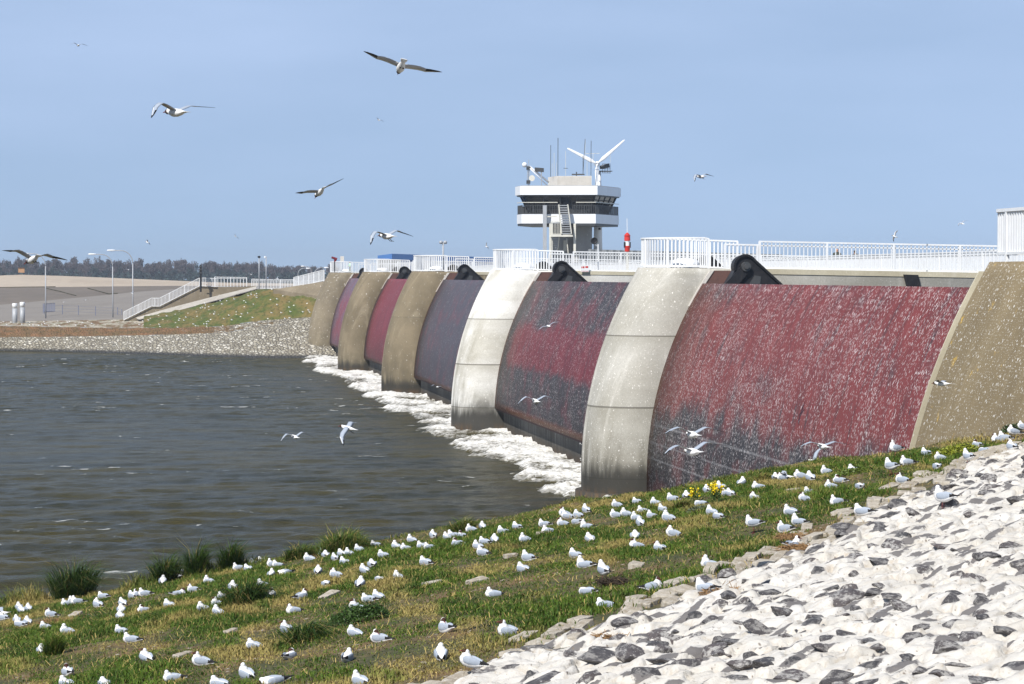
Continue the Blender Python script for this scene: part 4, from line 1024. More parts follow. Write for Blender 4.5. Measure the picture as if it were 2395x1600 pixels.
# telescope and board on the farthest pier
root = empty('viewing_telescope'); c = at(783, 606, 284); DR = NT('dark_red_enamel').done((0.16, 0.012, 0.02), .4)
MB().tube([(c.x, c.y, ztop_at(21)), (c.x, c.y, c.z - .1)], .07, 8).build('post', DARK_STEEL, root)
h = MB(); h.tube([c + Vector((-.38, 0, .2)), c + Vector((.25, 0, -.02))], [.12, .17], 10); h.build('barrel', DR, root); MB().box((c.x - .08, c.y - .1, c.z - .35), (c.x + .16, c.y + .1, c.z - .02)).build('coin_box', DR, root)
settle(root, (c.x, c.y, ztop_at(21))); tag(root, 'dark red viewing telescope on the farthest pier', 'telescope')
root = empty('info_board'); p0, p1 = at(796, 612, 286), at(804.5, 599.5, 286)
MB().box((p0.x, 286, p0.z), (p1.x, 286.08, p1.z)).build('board', BOX_BEIGE, root); MB().box((p0.x + .17, 286.01, 9.7), (p0.x + .25, 286.07, p0.z + .01)).build('post', GALV, root)
settle(root, (p0.x, 286, 9.7)); tag(root, 'pale board on a post right of the red telescope', 'board')

# ------------------------------------------------------------------ people
SKIN = NT('skin').done((0.52, 0.30, 0.21), .6); HAIR = NT('dark_hair').done((0.012, 0.010, 0.009), .6)
def person(loc, h, coat, legs, face, label, lean=0.0, arm=0.0, sit=False):
    """one continuous skinned body; face is the heading in degrees"""
    root = empty('person', loc, R(face)); k = h / 1.75
    J = {'pel': (0, 0, .95), 'spi': (0, .03 + lean * .3, 1.18), 'che': (0, .02 + lean * .7, 1.38), 'nck': (0, .03 + lean, 1.5), 'hd': (0, .05 + lean * 1.15, 1.63), 'top': (0, .05 + lean * 1.2, 1.72),
         'hl': (-.1, 0, .9), 'kl': (-.11, .03, .5), 'al': (-.11, -.02, .09), 'tl': (-.12, .14, .04), 'hr': (.1, 0, .9), 'kr': (.11, .05, .5), 'ar': (.11, .0, .09), 'tr': (.12, .15, .04),
         'sl': (-.19, .01 + lean * .7, 1.4), 'el': (-.26, .04 + lean * .6 + arm * .1, 1.14), 'wl': (-.25, .16 + lean * .6 + arm * .3, .94 + arm * .2), 'fl': (-.24, .2 + lean * .6 + arm * .35, .86 + arm * .22),
         'sr': (.19, .01 + lean * .7, 1.4), 'er': (.26, .04 + lean * .6 + arm * .1, 1.14), 'wr': (.25, .16 + lean * .6 + arm * .3, .94 + arm * .2), 'fr': (.24, .2 + lean * .6 + arm * .35, .86 + arm * .22)}
    E = 'pel-spi spi-che che-nck nck-hd hd-top pel-hl hl-kl kl-al al-tl pel-hr hr-kr kr-ar ar-tr che-sl sl-el el-wl wl-fl che-sr sr-er er-wr wr-fr'.split()
    RAD = {'pel': .15, 'spi': .14, 'che': .16, 'nck': .06, 'hd': .105, 'top': .08, 'hl': .1, 'kl': .07, 'al': .05, 'tl': .045, 'hr': .1, 'kr': .07, 'ar': .05, 'tr': .045, 'sl': .075, 'el': .055, 'wl': .04, 'fl': .035, 'sr': .075, 'er': .055, 'wr': .04, 'fr': .035}
    nm = list(J); me = bpy.data.meshes.new('body'); me.from_pydata([tuple(c * k for c in J[n]) for n in nm], [tuple(nm.index(q) for q in e.split('-')) for e in E], [])
    o = bpy.data.objects.new('body', me); COL.objects.link(o)
    md = o.modifiers.new('s', 'SKIN')
    for i, n in enumerate(nm):
        v = me.skin_vertices[0].data[i]; v.radius = (RAD[n] * k, RAD[n] * k); v.use_root = n == 'pel'
    o.modifiers.new('d', 'SUBSURF').levels = 2; o.modifiers['d'].render_levels = 2
    dg = bpy.context.evaluated_depsgraph_get(); m2 = bpy.data.meshes.new_from_object(o.evaluated_get(dg)); bpy.data.objects.remove(o)
    mats = [NT('coat_cloth').done(coat, .8), NT('trouser_cloth').done(legs, .8), SKIN, HAIR]
    b = link('body', m2, mats, root, None, True)
    hz = J['hd'][2]
    for p in m2.polygons:
        c = p.center / k
        p.material_index = (1 if c.z < .93 else 0) if c.z < 1.5 else (2 if c.y > J['hd'][1] - .01 and c.z < hz + .07 else (3 if c.z > 1.55 else 2))
        if abs(c.x) > .2 and c.z < J['wl'][2] + .01 and c.z > .7: p.material_index = 2
    hdp = Vector((0, J['hd'][1] + .1, hz)) * k
    MB().lathe(hdp + Vector((0, -.005, -.03)), [(.004, .045), (.014, .02), (.018, 0), (.004, -.01)], 8).build('nose', SKIN, root, True)
    tag(root, label, 'person'); return root
person(tuple(at(1960, 0, 150).xy) + (9.45,), 1.78, (0.05, 0.06, 0.05), (.03, .03, .05), 165, 'dark haired person in a dark jacket behind the deck railing, facing the water')
person(tuple(at(2003, 0, 151).xy) + (9.45,), 1.68, (0.045, 0.04, 0.04), (.03, .03, .04), 20, 'person in a black coat seen from behind, second along the deck railing')
person(tuple(at(1985, 0, 152).xy) + (9.45,), 1.32, (0.03, 0.03, 0.07), (.03, .03, .04), 80, 'small figure in dark blue between the two people on the deck')
person(tuple(at(2034, 0, 151).xy) + (9.45,), 1.45, (0.03, 0.03, 0.035), (.04, .04, .05), 250, 'person in black bending down, rightmost on the deck', 0.15)
person(tuple(at(818, 0, 284.5).xy) + (ztop_at(23),), 1.32, (0.45, 0.72, 0.55), (.10, .14, .11), 110, 'child in a pale mint jacket on the farthest pier', 0.04, .5)
# ------------------------------------------------------------------ near bank
GA, GB, GC = 6.1, 0.18, -0.065
def plane_pt(x, y, dz=0.0):
    d = ray(x, y); t = (GA + dz - HEYE) / (d.z - GB * d.x - GC * d.y); return Vector((0, 0, HEYE)) + d * t
CREST = [plane_pt(*p) for p in ((-60, 1428), (0, 1420), (150, 1398), (300, 1375), (600, 1316), (800, 1281), (1000, 1245), (1200, 1207), (1357, 1172), (1530, 1158), (1700, 1120), (1900, 1080), (2130, 1052), (2250, 1030), (2395, 1003))]
CX_ = np.array([p.x for p in CREST]); CY_ = np.array([p.y for p in CREST])
BND = [plane_pt(*p) for p in ((900, 1640), (1010, 1600), (1173, 1525), (1357, 1462), (1500, 1402), (1684, 1345), (1837, 1280), (1990, 1210), (2143, 1130), (2270, 1075), (2395, 1035))]
BX = np.array([p.x for p in BND]); BY = np.array([p.y for p in BND])
o_ = np.argsort(BY); BX, BY = BX[o_], BY[o_]
def bnd_x(Y):
    """x of the edge between grass and stones at Y"""
    return np.interp(Y, BY, BX, left=BX[0], right=BX[-1])
def crest_y(X): return np.interp(X, CX_, CY_)
def bank_h(X, Y):
    X, Y = np.asarray(X, float), np.asarray(Y, float)
    h = GA + GB * X + GC * Y
    g = np.clip((bnd_x(Y) - X) / 0.6, 0, 1)
    h = h + g * (0.11 * (fbm(X / 1.3, Y / 1.6, 4, 12) - 0.5) + 0.10 * (fbm(X / 3.5, Y / 4, 2, 19) - 0.5))
    over = np.clip(Y - crest_y(X) - 0.15, 0, None)
    return h - (over * 0.75 + 0.9 * np.clip(over, 0, .6))
def on_bank(x, y):
    """point of the bank seen at photo pixel x, y"""
    d = ray(x, y); p = plane_pt(x, y)
    for _ in range(4):
        hh = float(bank_h(p.x, p.y)); dz = hh - (GA + GB * p.x + GC * p.y); dz = max(dz, -0.35); p = plane_pt(x, y, dz)
    return Vector((p.x, p.y, float(bank_h(p.x, p.y)) if dz > -.34 else p.z))

gx, gy = np.meshgrid(np.concatenate([np.arange(-14, -6, .4), np.arange(-6, 20.01, 0.09)]), np.concatenate([np.arange(2, 20, .4), np.arange(20, 66, 0.09)]), indexing='ij')
gz = bank_h(gx, gy)
rockside = gx > bnd_x(gy) + 0.5
gz = np.where(gx > bnd_x(gy) + 1.3, gz - 0.25, gz)
k = NT('bank_soil'); q = k.pos()
n1 = k.noise(q, 0.8, 5, 0.65); n2 = k.noise(q, 5, 5, .7); n3 = k.noise(q, 22, 4, .7)
c = k.mix(k.rng(n1, 0.42, 0.66), (0.055, 0.060, 0.018), (0.18, 0.11, 0.045))
c = k.mix(k.rng(n2, 0.5, 0.72, 0, .7), c, (0.23, 0.17, 0.09))
c = k.mix(k.rng(n3, 0.5, 0.75, 0, .7), c, (0.06, 0.048, 0.028))
v = k.voro(q, 7.0); c = k.mix(k.math('MULTIPLY', k.rng(v[0], .2, .3, .9, 0), k.math('MULTIPLY', k.math('LESS_THAN', k.sep(v[1])[0], .4), k.rng(n1, .5, .58))), c, (0.55, 0.50, 0.43))
k.bump(k.math('ADD', n2, k.math('MULTIPLY', n3, .5)), .9, .06); SOIL = k.done(c, .95)
o, u = grid_mesh('bank_ground', np.stack([gx, gy, gz], -1), None, [SOIL]); tag(o, kind='structure')

# whitened stone slope: rounded stones under a thick white crust
CELL = 0.27
def cells(X, Y, seed):
    # stones lie in rough courses running up the slope; rotate and stretch the cell grid
    ca, sa = math.cos(-0.95), math.sin(-0.95); U, V_ = (X * ca + Y * sa) / (CELL * 1.05), (-X * sa + Y * ca) / (CELL * 1.75)
    ui, vi = np.floor(U), np.floor(V_); f1 = np.full(X.shape, 9.0); f2 = np.full(X.shape, 9.0); i1 = np.zeros(X.shape); j1 = np.zeros(X.shape)
    for a in (-1, 0, 1):
        for b in (-1, 0, 1):
            cu = ui + a; cv = vi + b; pu = cu + .12 + .76 * _h(cu, cv, seed); pv = cv + .12 + .76 * _h(cu, cv, seed + 5)
            d = np.hypot(U - pu, V_ - pv); nb = d < f1
            f2 = np.where(nb, f1, np.minimum(f2, d)); i1 = np.where(nb, cu, i1); j1 = np.where(nb, cv, j1); f1 = np.where(nb, d, f1)
    return f1, f2, i1, j1
def cell_xy(i, j, seed):
    ca, sa = math.cos(-0.95), math.sin(-0.95); i, j = np.asarray(i, float), np.asarray(j, float)
    U = (i + .12 + .76 * _h(i, j, seed)) * CELL * 1.05; V_ = (j + .12 + .76 * _h(i, j, seed + 5)) * CELL * 1.75
    return U * ca - V_ * sa, U * sa + V_ * ca
def stone_h(X, Y):
    f1, f2, i1, j1 = cells(X, Y, 3)
    e = np.clip((f2 - f1) / 0.55, 0, 1); dome = 1 - (1 - e) ** 2.2
    hh = _h(i1, j1, 77)
    qx, qy = cell_xy(i1, j1, 3); slab = np.clip((X - qx) * (_h(i1, j1, 78) - .45) * .6 + (Y - qy) * (_h(i1, j1, 82) - .5) * .5, -.055, .055)
    ang = _h(i1, j1, 79) * 6.28; ca, sa = np.cos(ang), np.sin(ang); pu = np.floor(X / 9) * 0
    ridge = np.abs(fbm(X / .34 + Y / .9, Y / .30, 4, 36) - .5) * 2
    return np.clip(e * 5, 0, 1) * (0.02 + 0.05 * hh) + dome * .02 + slab + 0.06 * (fbm(X / .2, Y / .2, 4, 33, .6) - .5) + 0.08 * (1 - ridge) ** 2 * fbm(X / .8, Y / .8, 2, 37) + 0.16 * (fbm(X / .8, Y / 1.0, 4, 35) - .5), f1, f2, i1, j1
sx, sy = np.meshgrid(np.arange(2.4, 20.6, 0.042), np.arange(15.5, 57.5, 0.05), indexing='ij')
sh, f1, f2, i1, j1 = stone_h(sx, sy)
side = np.clip((sx - bnd_x(sy) - .62 - 1.5 * (fbm(sx / 1.1, sy / 1.6, 4, 123) - .5)) / 0.5, -1, 1)
sz = GA + GB * sx + GC * sy - 0.02 + sh * np.clip(side + .35, 0, 1) - np.clip(-side + .2, 0, 1) * 0.25
keep = (side[:-1, :-1] > -0.5) & (sy[:-1, :-1] < BY.max() + .2)
k = NT('white_crusted_stone'); q = k.pos()
n1 = k.noise(q, 1.1, 6, .65, .6); n2 = k.noise(q, 7, 6, .7, .5); n3 = k.noise(q, 30, 4, .75)
c = k.mix(k.rng(n1, .35, .7), (0.62, 0.60, 0.565), (0.53, 0.50, 0.445))
c = k.mix(k.rng(n2, .54, .72, 0, .7), c, (0.40, 0.33, 0.25))
c = k.mix(k.rng(n2, .25, .4, .35, 0), c, (0.68, 0.67, 0.65))
kn = k.attr('bare'); c = k.mix(k.rng(k.math('ADD', kn, k.math('MULTIPLY', k.math('SUBTRACT', n2, .5), 1.5)), .52, .64, 0, .93), c, k.mix(n1, (0.085, 0.08, 0.083), (0.16, 0.148, 0.145)))
c = k.mix(k.rng(k.attr('edge'), .0, .10, .55, 0), c, (0.33, 0.27, 0.20))
for fx_, ro_, li_ in ((1.0, .6, .35), (1.8, -.5, .35), (2.6, 1.4, .3)):
    v = k.voro(k.map(q, (9 * fx_, 2.6 * fx_, 6 * fx_), (fx_, 0, 0), (0, 0, ro_)), 1.0); c = k.mix(k.math('MULTIPLY', k.rng(v[0], .08, .16, .85, 0), k.math('LESS_THAN', k.sep(v[1])[0], li_)), c, (0.17, 0.135, 0.105))
c = k.mix(k.rng(n3, .58, .75, 0, .4), c, (0.36, 0.31, 0.25))
k.bump(k.math('ADD', n2, k.math('MULTIPLY', n3, .4)), .55, .05); CRUST = k.done(c, .9)
o, u = grid_mesh('white_stone_slope', np.stack([sx, sy, sz], -1), keep, [CRUST])
brk = np.clip((_h(i1, j1, 91) - .50) / .25, 0, 1) * np.clip(1.3 - f1 / .5, 0, 1) + .35 * np.clip(1 - np.abs(side - .1) * 1.2, 0, 1)
attr(o, 'bare', brk.ravel()[u]); attr(o, 'edge', np.clip(f2 - f1, 0, 1).ravel()[u]); tag(o, kind='structure')

# dark stones standing out of the white crust, every one an object of its own
def rock_mesh(seed):
    r = np.random.default_rng(seed); bm = bmesh.new(); bmesh.ops.create_icosphere(bm, subdivisions=3, radius=1)
    for _ in range(13):
        d = Vector(r.normal(0, 1, 3)).normalized(); c = r.uniform(.36, .80)
        for v in bm.verts:
            t = v.co.dot(d)
            if t > c: v.co -= d * (t - c) * .96
    for v in bm.verts: v.co *= 1 + .05 * (r.random() - .5)
    me = bpy.data.meshes.new('dark_stone'); bm.to_mesh(me); bm.free(); me.materials.append(ROCK); return me
k = NT('dark_basalt'); q = k.pos(); n1 = k.noise(q, 1.4, 5, .65); n2 = k.noise(q, 9, 5, .75)
gz_ = k.sep(k.n('ShaderNodeNewGeometry').outputs['Normal'])[2]
c = k.mix(k.rand(), (0.060, 0.060, 0.068), (0.135, 0.110, 0.108)); c = k.mix(k.rng(n1, .4, .7), c, (0.105, 0.10, 0.108))
c = k.mix(k.rng(n2, .5, .7, 0, .6), c, (0.19, 0.18, 0.175))
c = k.mix(k.math('MULTIPLY', k.rng(k.noise(k.map(q, (1.7, 1.7, 1.7), (5, 5, 5)), 1.0, 6, .75), .49, .58), k.rng(k.rand(), .1, .9, .4, 1)), c, (0.58, 0.56, 0.53))
vv = k.voro(q, 7); c = k.mix(k.math('MULTIPLY', k.rng(vv[0], .16, .24, .8, 0), k.math('LESS_THAN', k.sep(vv[1])[0], .3)), c, (0.6, 0.58, 0.55))
k.bump(n2, .7, .12); ROCK = k.done(c, .75)
RM = [rock_mesh(200 + i) for i in range(14)]
def stone_z(x, y):
    h = stone_h(np.array([x]), np.array([y]))[0][0]; return GA + GB * x + GC * y - .02 + float(h)
cand = {}
vis = (sx > bnd_x(sy) + 0.8)
for a, b in set(zip(i1[vis][::37].tolist(), j1[vis][::37].tolist())):
    x, y = cell_xy(a, b, 3)
    if x < float(bnd_x(y)) + .8 or y > 52 or x > 20: continue
    p = Vector((x, y, stone_z(x, y))); d = p - Vector((0, 0, HEYE))
    # keep what the photo can see
    cz = cam.matrix_world.inverted() if False else None
    b1 = d.x * _sy + d.y * _cy; a1 = d.x * _cy - d.y * _sy; dep = b1 * _cp - d.z * _sp; up = b1 * _sp + d.z * _cp
    X_, Y_ = CX + FPX * a1 / dep, CY - FPX * up / dep
    if -20 < X_ < 2440 and Y_ < 1650: cand[(a, b)] = (p, X_, Y_, dep)
rr_ = np.random.default_rng(31); ck = sorted(cand); rr_.shuffle(ck)
BIG = [(1487, 1540, 1.7, 'big brown black boulder, largest of the dark stones near the bottom middle'), (1392, 1553, 1.5, 'rounded black boulder just left of the largest dark stone'), (1975, 1405, 1.6, 'tall dark pointed boulder in the middle of the white slope'),
       (1785, 1480, 1.4, 'flat topped grey boulder low in the white slope'), (2145, 1205, 1.5, 'dark boulder behind the standing gull on the white slope'), (2340, 1190, 1.5, 'dark brown boulder with white splashes near the right edge'), (2060, 1230, 1.4, 'pair-like black boulder left of the standing gull on the slope'),
       (2310, 1150, 1.6, 'long wedge shaped grey stone near the right edge'), (1290, 1590, 1.6, 'long low dark boulder at the bottom edge left of the round one'), (1850, 1590, 1.5, 'black splashed boulder at the bottom edge'), (2380, 1560, 1.7, 'dark angular boulder in the bottom right corner'), (2250, 1470, 1.5, 'dark ridge shaped boulder in the lower right'), (1560, 1500, 1.3, 'slim dark pointed stone right of the largest boulder')]
used_cells = []
def put_rock(p, rad, label, group):
    o = bpy.data.objects.new('dark_stone', RM[int(rr_.integers(14))]); COL.objects.link(o)
    o.location = p + Vector((0, 0, -rad * .05)); o.scale = (rad * rr_.uniform(1.1, 2.3), rad * rr_.uniform(1.0, 1.8), rad * rr_.uniform(.55, 1.0)); o.rotation_euler = (rr_.uniform(-.3, .3), rr_.uniform(-.3, .3), rr_.normal(.55, .7))
    tag(o, label, 'stone', group)
for x, y, s, lb in BIG:
    p = plane_pt(x, y, .05); put_rock(Vector((p.x, p.y, stone_z(p.x, p.y))), .115 * s, lb, 'dark stones in the white slope'); used_cells.append(p)
cnt = 0
for kx in ck:
    p, X_, Y_, dep = cand[kx]
    dens = float(fbm(np.array([p.x / 1.8]), np.array([p.y / 2.6]), 2, 61)[0])
    if rr_.random() > 0.30 + 1.1 * (dens - .42): continue
    if any((p - q2).length < .3 for q2 in used_cells): continue
    rad = .112 * rr_.uniform(.55, 1.25)
    put_rock(p, rad, 'dark grey angular stone poking out of the white crusted slope', 'dark stones in the white slope'); cnt += 1
    used_cells.append(p)
    if cnt >= 275: break

# courses of squared paving stones between the grass and the white slope
k = NT('pale_paving_stone'); q = k.pos(); n1 = k.noise(q, 3, 5, .65); n2 = k.noise(q, 14, 5, .7)
c = k.mix(k.rand(), (0.27, 0.225, 0.165), (0.44, 0.39, 0.315)); c = k.mix(k.rng(n1, .4, .65, 0, .8), c, (0.60, 0.565, 0.50)); c = k.mix(k.rng(n2, .52, .72, 0, .7), c, (0.12, 0.105, 0.085))
k.bump(n2, .6, .04); PAVE = k.done(c, .9)
def block_mesh(seed):
    r = np.random.default_rng(seed); bm = bmesh.new(); bmesh.ops.create_cube(bm, size=1)
    for v in bm.verts: v.co += Vector(r.normal(0, .045, 3))
    bmesh.ops.bevel(bm, geom=list(bm.edges), offset=.07, segments=2, profile=.6, affect='EDGES')
    bmesh.ops.subdivide_edges(bm, edges=[e for e in bm.edges if e.calc_length() > .3], cuts=2)
    for v in bm.verts: v.co += Vector(r.normal(0, .012, 3))
    me = bpy.data.meshes.new('paving_stone'); bm.to_mesh(me); bm.free(); me.materials.append(PAVE); return me
BMs = [block_mesh(300 + i) for i in range(8)]
pts = [Vector((x, y, 0)) for x, y in zip(BX, BY)]
def put_block(x, y, ang, l, wd, hgt, label, group, up=.02):
    o = bpy.data.objects.new('paving_stone', BMs[int(rr_.integers(8))]); COL.objects.link(o)
    o.location = (x, y, float(bank_h(x, y)) + up); o.scale = (l * .8, wd * .85, hgt); o.rotation_euler = (rr_.normal(0, .05), -.12 + rr_.normal(0, .05), ang); tag(o, label, 'paving stone', group)
for ri, off in enumerate((-.38, -.08, .22, .52, .82)):
    s_ = 0.0
    for i in range(len(pts) - 1):
        a, b = pts[i], pts[i + 1]; d = (b - a); L = d.length; d.normalize(); nrm = Vector((d.y, -d.x, 0)); t = rr_.uniform(0, .3)
        while t < L - .1:
            l = rr_.uniform(.34, .78)
            if rr_.random() < (.28, .5, .66, .66, .5)[ri]:
                p = a + d * (t + l / 2) + nrm * (off + rr_.normal(0, .04))
                if 24 < p.y < 52: put_block(p.x, p.y, math.atan2(d.y, d.x) + rr_.normal(0, .16), l * .93 * rr_.uniform(.7, 1), rr_.uniform(.2, .33), .2 * rr_.uniform(.7, 1.1), 'weathered squared stone in the courses edging the white slope', 'paving stones along the grass edge', -.035 + rr_.normal(0, .015))
            t += l + .03
for x, y, l, wd, lb in ((177, 1440, .55, .3, 'flat pale stone lying in the grass near the big dark tuft'), (1195, 1303, .42, .26, 'square grey stone block in the middle of the grass'), (1270, 1250, .4, .3, 'half sunken stone behind the square block'), (1010, 1368, .6, .35, 'pale flat stone in the bare strip of the bank'), (1115, 1362, .6, .3, 'long pale stone right of the bare strip'), (770, 1395, .7, .3, 'sunken pale stone beside the dark leafy clump'),
                        (430, 1535, .5, .25, 'pale sunken stone left of the hooded gull in the lower grass'), (1490, 1325, .4, .35, 'rounded grey stone among dead stalks'), (1855, 1148, .5, .3, 'pale stone in the grass beyond the flowers'), (540, 1480, .4, .2, 'small pale stone low in the left grass')):
    p = on_bank(x, y); put_block(p.x, p.y, .5 + rr_.normal(0, .3), l * .75, wd * .75, .2, lb, None, -.045)

# ------------------------------------------------------------------ grass: one mass of blades
k = NT('grass_blade'); dry = k.attr('dry'); tn = k.attr('tone')
c = k.mix(tn, (0.017, 0.050, 0.004), (0.105, 0.17, 0.016)); c = k.mix(k.rng(dry, .0, 1), c, (0.40, 0.30, 0.11))
GRASSM = k.done(c, .65, 0, .2)
k.b.inputs['Subsurface Weight'].default_value = 0.0
def blades(P, L, Wd, lean, dry, tone, seed, mat, name, az=None):
    """P (n,3) roots; three-point bent blades of two quads-tri"""
    r = np.random.default_rng(seed); n = len(P); a = r.uniform(0, 2 * np.pi, n) if az is None else az + r.normal(0, .8, n)
    d = np.stack([np.cos(a), np.sin(a), np.zeros(n)], -1); s = np.stack([-np.sin(a), np.cos(a), np.zeros(n)], -1)
    # face the blade's width across the view for some, any way for the rest
    b = r.uniform(0, 2 * np.pi, n); s = np.stack([np.cos(b), np.sin(b), np.zeros(n)], -1)
    ln = lean * r.uniform(.3, 1.5, n); up = np.array([0, 0, 1.0]); L = L[:, None]; Wd = Wd[:, None]
    m = P + up * L * .55 + d * L * .25 * ln[:, None]; t = P + up * L * np.clip(1 - .35 * ln[:, None], .25, 1) + d * L * .85 * ln[:, None]
    V = np.stack([P - s * Wd * .5, P + s * Wd * .5, m + s * Wd * .42, m - s * Wd * .42, t], 1).reshape(-1, 3)
    i = np.arange(n)[:, None] * 5
    F = np.concatenate([i + np.array([[0, 1, 2]]), i + np.array([[0, 2, 3]]), i + np.array([[3, 2, 4]])], 0)
    o = raw_mesh(name, V, F, [mat], False); attr(o, 'dry', np.repeat(dry, 5)); attr(o, 'tone', np.repeat(tone, 5)); return o
N = 1100000; r = np.random.default_rng(77)
X = r.uniform(-6.5, 18.6, N); Y = 23 + 36 * r.random(N) ** 0.8
cov = fbm(X / 1.1, Y / 3.2, 4, 90) ; edge_d = bnd_x(Y) - X
# keep inside the view wedge and on the grass side
ax = (X * _cy - Y * _sy) / (X * _sy + Y * _cy)
ok = (edge_d > -.75) & (Y < crest_y(X) + .35) & (np.abs(ax) < .225) & (r.random(N) < np.clip((cov - .27) / .10, .30, 1)) & (r.random(N) < np.clip((edge_d + .35 - .9 * (fbm(X / .5, Y / 1.2, 3, 131) - .3)) / .7, .06, 1))
X, Y, cov = X[ok], Y[ok], cov[ok]; n = len(X); cre = np.clip(1 - (crest_y(X) - Y) / .9, 0, 1)
dn = fbm(X / .8, Y / 2.4, 3, 95); dr = np.clip((dn - .57) / .14, 0, 1) * .65 + np.where(r.random(n) < .08, .6, 0) + r.random(n) * .12 - .08 + .25 * np.clip(1 - (crest_y(X) - Y) / 2.5, 0, 1) * r.random(n)
L = (.025 + .08 * r.random(n) ** 2.2) * (.6 + 1.3 * np.clip((cov - .4) * 3, 0, 1)) * (1 + 3.2 * cre * np.clip((fbm(X / .5, Y / 2, 3, 99) - .38) * 4, 0, 1.3) * np.clip((7.5 - X) / 2, 0.1, 1))
o = blades(np.stack([X, Y, bank_h(X, Y) - .01], -1), L, .009 + .010 * r.random(n), .8, np.clip(dr, 0, 1), np.clip(.15 + .8 * fbm(X / .6, Y / .7, 2, 98) + r.normal(0, .15, n) - .1, 0, 1), 5, GRASSM, 'grass')
tag(o, kind='stuff', label='short green and straw coloured grass covering the bank', cat='grass')
# dead stalks and straw lying about
n = 15000; X = r.uniform(-6, 17, n); Y = r.uniform(24, 58, n); ok = (bnd_x(Y) - X > -.8) & (Y < crest_y(X)); X, Y = X[ok], Y[ok]; n = len(X)
o = blades(np.stack([X, Y, bank_h(X, Y) + .015], -1), r.uniform(.03, .15, n), r.uniform(.005, .012, n), 2.4, np.ones(n), r.random(n), 6, GRASSM, 'straw')
tag(o, kind='stuff', label='dry straw and stalks scattered over the grass bank', cat='straw')

# tall tufts: each a plant of its own
def tuft(x, y, wpx, hpx, label, dark=0.35, drf=.12, n=None, lean=.7, name='grass_tuft', wide=.011, cat='grass tuft'):
    p = on_bank(x, y)
    while p.y > float(crest_y(p.x)) - .12: y += 2; p = on_bank(x, y); hpx += 2
    s = p.y / FPX; rx, hh = wpx * s / 2, hpx * s * 1.3; n = int((n or (160 + 900 * rx)) * 1.7); r = np.random.default_rng(int(x * 7 + y))
    hh *= 1.12; a = r.uniform(0, 6.28, n); q = r.random(n) ** .6; X = p.x + np.cos(a) * q * rx * .75; Y = p.y + np.sin(a) * q * rx * .6
    L = hh * (1.15 - .55 * q) * r.uniform(.55, 1.15, n)
    P = np.stack([X - p.x, Y - p.y, bank_h(X, Y) - p.z - .02], -1)
    o = blades(P, L, np.full(n, wide) * r.uniform(.6, 1.4, n), lean * 1.6, np.where(r.random(n) < drf * .6, r.uniform(.5, 1, n), r.uniform(0, .02, n)), np.clip(r.normal(dark, .18, n), 0, 1), int(x + y), GRASSM, name, np.where(r.random(n) < .5, r.normal(-.3, .5, n), a))
    o.location = p; tag(o, label, cat); return o
for t in ((170, 1394, 118, 80, 'big dark green grass tuft at the water side on the left', .12, .10, 900, .8), (385, 1352, 70, 58, 'dark slanting grass tuft left of the two upright ones', .15, .1), (458, 1336, 52, 62, 'upright narrow dark grass tuft against the water', .12, .08, 420, .45),
          (538, 1326, 60, 58, 'dark grass tuft right of the upright one against the water', .12, .08, 420, .5), (800, 1292, 150, 52, 'wide loose row of long grass blades at the bank edge', .45, .25, 700, .7), (700, 1306, 90, 36, 'thin long grass between the dark tufts and the wide row', .4, .3),
          (575, 1412, 120, 62, 'dark bramble like tuft with arching stalks, left of centre', .08, .2, 520, .9), (710, 1500, 105, 58, 'tuft of arching dark blades beside the sitting hooded gull', .18, .25, 380, 1.1), (125, 1532, 55, 50, 'small bright green tuft near the left edge', .6, .15, 380, .5),
          (1080, 1243, 80, 34, 'low green tuft on the crest beside dead stalks', .5, .3), 
          (1780, 1125, 60, 22, 'straw coloured tuft on the crest before the red gate', .7, .8), (1590, 1190, 60, 26, 'dry grass tuft left of the yellow flowers', .6, .75)):
    tuft(*t)
def leafy(x, y, wpx, hpx, label, col0, col1, n=700, size=.035):
    p = on_bank(x, y); s = p.y / FPX; rx, hh = wpx * s / 2, hpx * s; r = np.random.default_rng(int(x + 3 * y)); a = r.uniform(0, 6.28, n); q = r.random(n) ** .55
    X = np.cos(a) * q * rx; Yl = np.sin(a) * q * rx * .8; Z = bank_h(p.x + X, p.y + Yl) - p.z + hh * np.sqrt(np.clip(1 - q * q, 0, 1)) * r.uniform(.3, 1, n) * (.7 + .6 * vn(X * 7, Yl * 7, 3))
    c = np.stack([X, Yl, Z], -1); d1 = r.normal(0, 1, (n, 3)); d1[:, 2] = np.abs(d1[:, 2]) * .6; d1 /= np.linalg.norm(d1, axis=1)[:, None]; d2 = np.cross(d1, r.normal(0, 1, (n, 3))); d2 /= np.linalg.norm(d2, axis=1)[:, None]
    V = np.stack([c - d1 * size, c + d2 * size * .45, c + d1 * size, c - d2 * size * .45], 1).reshape(-1, 3)
    k = NT('broad_leaf'); m = k.done(k.mix(k.noise(k.pos(), 9, 2), col0, col1), .5, 0, .3)
    o = raw_mesh('leafy_plant', V, np.arange(4 * n).reshape(-1, 4), [m], False); o.location = p; tag(o, label, 'plant'); return o
leafy(838, 1456, 150, 50, 'broad dark leafy clump with a gull head showing behind it', (0.018, 0.045, 0.008), (0.06, 0.115, 0.02), 2400, .026)
leafy(2115, 1052, 70, 18, 'dark low weed where red gate and brown abutment meet', (0.02, 0.04, 0.01), (0.06, 0.10, 0.02), 420)
leafy(2235, 1062, 120, 24, 'bright yellow green mat of weeds below the abutment', (0.12, 0.15, 0.01), (0.27, 0.29, 0.03), 900)
leafy(2365, 1012, 55, 26, 'dark weed against the abutment at the right edge', (0.02, 0.04, 0.01), (0.05, 0.09, 0.02), 350)
